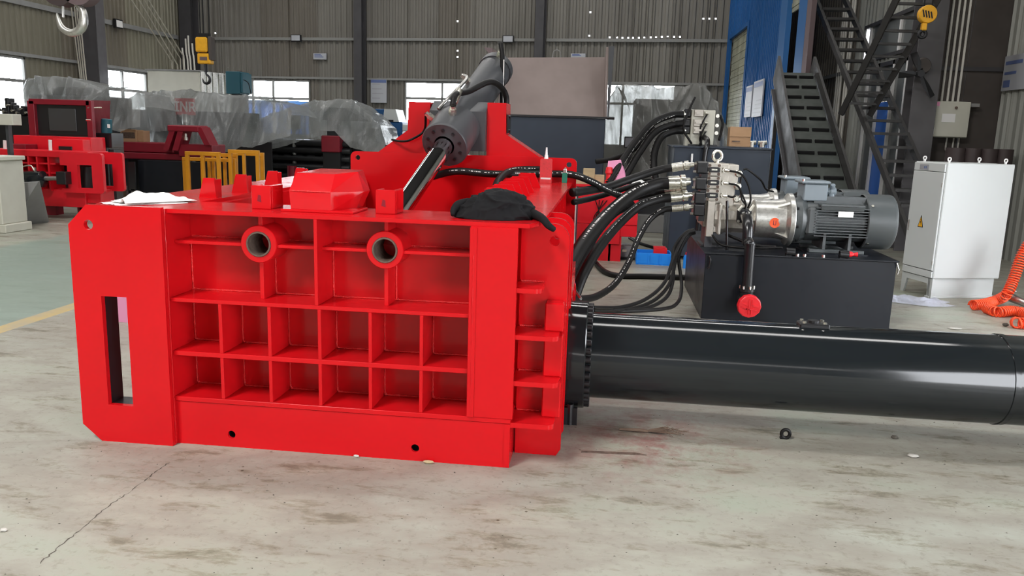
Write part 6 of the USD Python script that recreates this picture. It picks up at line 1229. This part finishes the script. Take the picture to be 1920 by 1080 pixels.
# ------------------------------------------------------------------ small things on the floor
random.seed(17)
tw = (2.897, 0.658, -0.000)
t = thing('broom_twig', 'dry brown twig broom head lying on the floor below the main cylinder', 'twig', (tw[0], tw[1], 0))
part('stalk', MB().tube([(-.16, .0, .012), (-.05, .0, .014), (.0, .0, .012)], [.007, .010, .008], 7), 'straw', t)
for k in range(16):
    a = random.uniform(-.55, .55); l = random.uniform(.08, .2)
    part('twig', MB().tube([(-.02, 0, .012), (.05 + l * .3, a * l * .5, .012 + random.uniform(0, .03)), (l * math.cos(a) + .02, a * l * 1.1, .008 + random.uniform(0, .03))], [.003, .002, .0012], 4), 'straw', t)
a, b = (2.540, 0.312, 0.000), (2.874, 0.333, 0.000)
solo('flat_bar', MB().hull([(a[0], a[1] - .006, 0), (a[0], a[1] + .008, 0), (b[0], b[1] - .001, 0), (b[0] - .06, b[1] + .016, 0), (a[0], a[1] - .006, .006), (a[0], a[1] + .008, .006), (b[0], b[1] - .001, .005), (b[0] - .06, b[1] + .016, .006)]), 'bushing', 'thin dull metal strip lying on the floor beside the baler corner', 'metal strip')
rg = (3.647, 0.716, 0.000)
solo('rubber_ring', MB().tube([(rg[0] + .022 * math.cos(a), rg[1], .030 + .024 * math.sin(a)) for a in np.linspace(0, 2 * math.pi, 25)], .010, 8, False).box(rg[0] - .03, rg[0] - .005, rg[1] - .01, rg[1] + .01, 0, .012, .003), 'rubber', 'small black rubber ring standing on the floor below the main cylinder', 'ring', 40)
for name, p, s_, m_, lab in (('wood_chip', (1.797, 0.026, 0.000), (.026, .010, .008), 'wood', 'pale wood chip at the foot of the baler base'), ('white_scrap', (4.272, 0.578, 0.000), (.030, .018, .008), 'debris', 'white crumpled scrap on the floor below the main cylinder'), ('white_scrap', (1.428, 0.037, 0.000), (.014, .006, .006), 'debris', 'tiny white scrap at the foot of the baler base'), ('white_scrap', (0.292, -0.936, 0.000), (.014, .010, .006), 'debris', 'tiny white scrap on the floor at the left edge'), ('dark_scrap', (4.263, 0.836, 0.000), (.020, .012, .01), 'dust', 'dark scrap on the floor right of the black ring'), ('dark_pebble', (6.284, 4.031, 0.000), (.028, .02, .015), 'dust', 'dark pebble on the floor near the orange hose'), ('flat_card', (5.752, 3.799, 0.000), (.06, .03, .006), 'debris', 'white card scrap on the floor beyond the main cylinder')):
    m = trimesh.creation.icosphere(2); v = np.array(m.vertices); v = v * (.7 + .6 * meshkit.fbm(v * 2 + p[0], 3)[:, None]) * np.array(s_); v[:, 2] -= v[:, 2].min()
    solo(name, MB().add(v + (p[0], p[1], .0), m.faces), m_, lab, 'debris')
# fine grit nobody could count
m = MB()
for k in range(900):
    px = random.uniform(-1.5, 5.2); py = random.uniform(-2.1, .0 if px < 2.4 else 1.2)
    if 0 < px < 2.3 and py > -.05: continue
    r = random.uniform(.001, .0032) * (1 if random.random() < .95 else 2.); a = random.uniform(0, 3.1)
    m.add([(px + r * math.cos(a + q * 1.57) * (1 if q % 2 else random.uniform(1, 3)), py + r * math.sin(a + q * 1.57), .0004) for q in range(4)] + [(px, py, r * .9)], [(0, 1, 4), (1, 2, 4), (2, 3, 4), (3, 0, 4)])
solo('floor_grit', m, 'dust', 'fine dark grit scattered over the concrete floor', 'grit', kind='stuff')
def crack(pts, w, label):
    c = curve(pts, 8); m = MB(); n = len(c)
    ww = [w * random.uniform(.1, 1.2) for _ in range(n)]
    j = [(random.uniform(-.006, .006), random.uniform(-.006, .006)) for _ in range(n)]
    l = [(c[i][0] - ww[i] + j[i][0], c[i][1] + j[i][1], .0006) for i in range(n)]; r = [(c[i][0] + ww[i] + j[i][0], c[i][1] + j[i][1], .0006) for i in range(n)]
    m.add(l + r, [(i, n + i, n + i + 1, i + 1) for i in range(n - 1)])
    return part('crack', m, 'dust', floor, label=label)
crack([(0.570, -0.199, 0.000), (0.566, -0.337, 0.000), (0.572, -0.499, 0.000), (0.562, -0.660, 0.000), (0.572, -0.837, 0.000), (0.581, -0.989, 0.000), (0.590, -1.139, 0.000)], .0035, 'crack running from the baler corner')
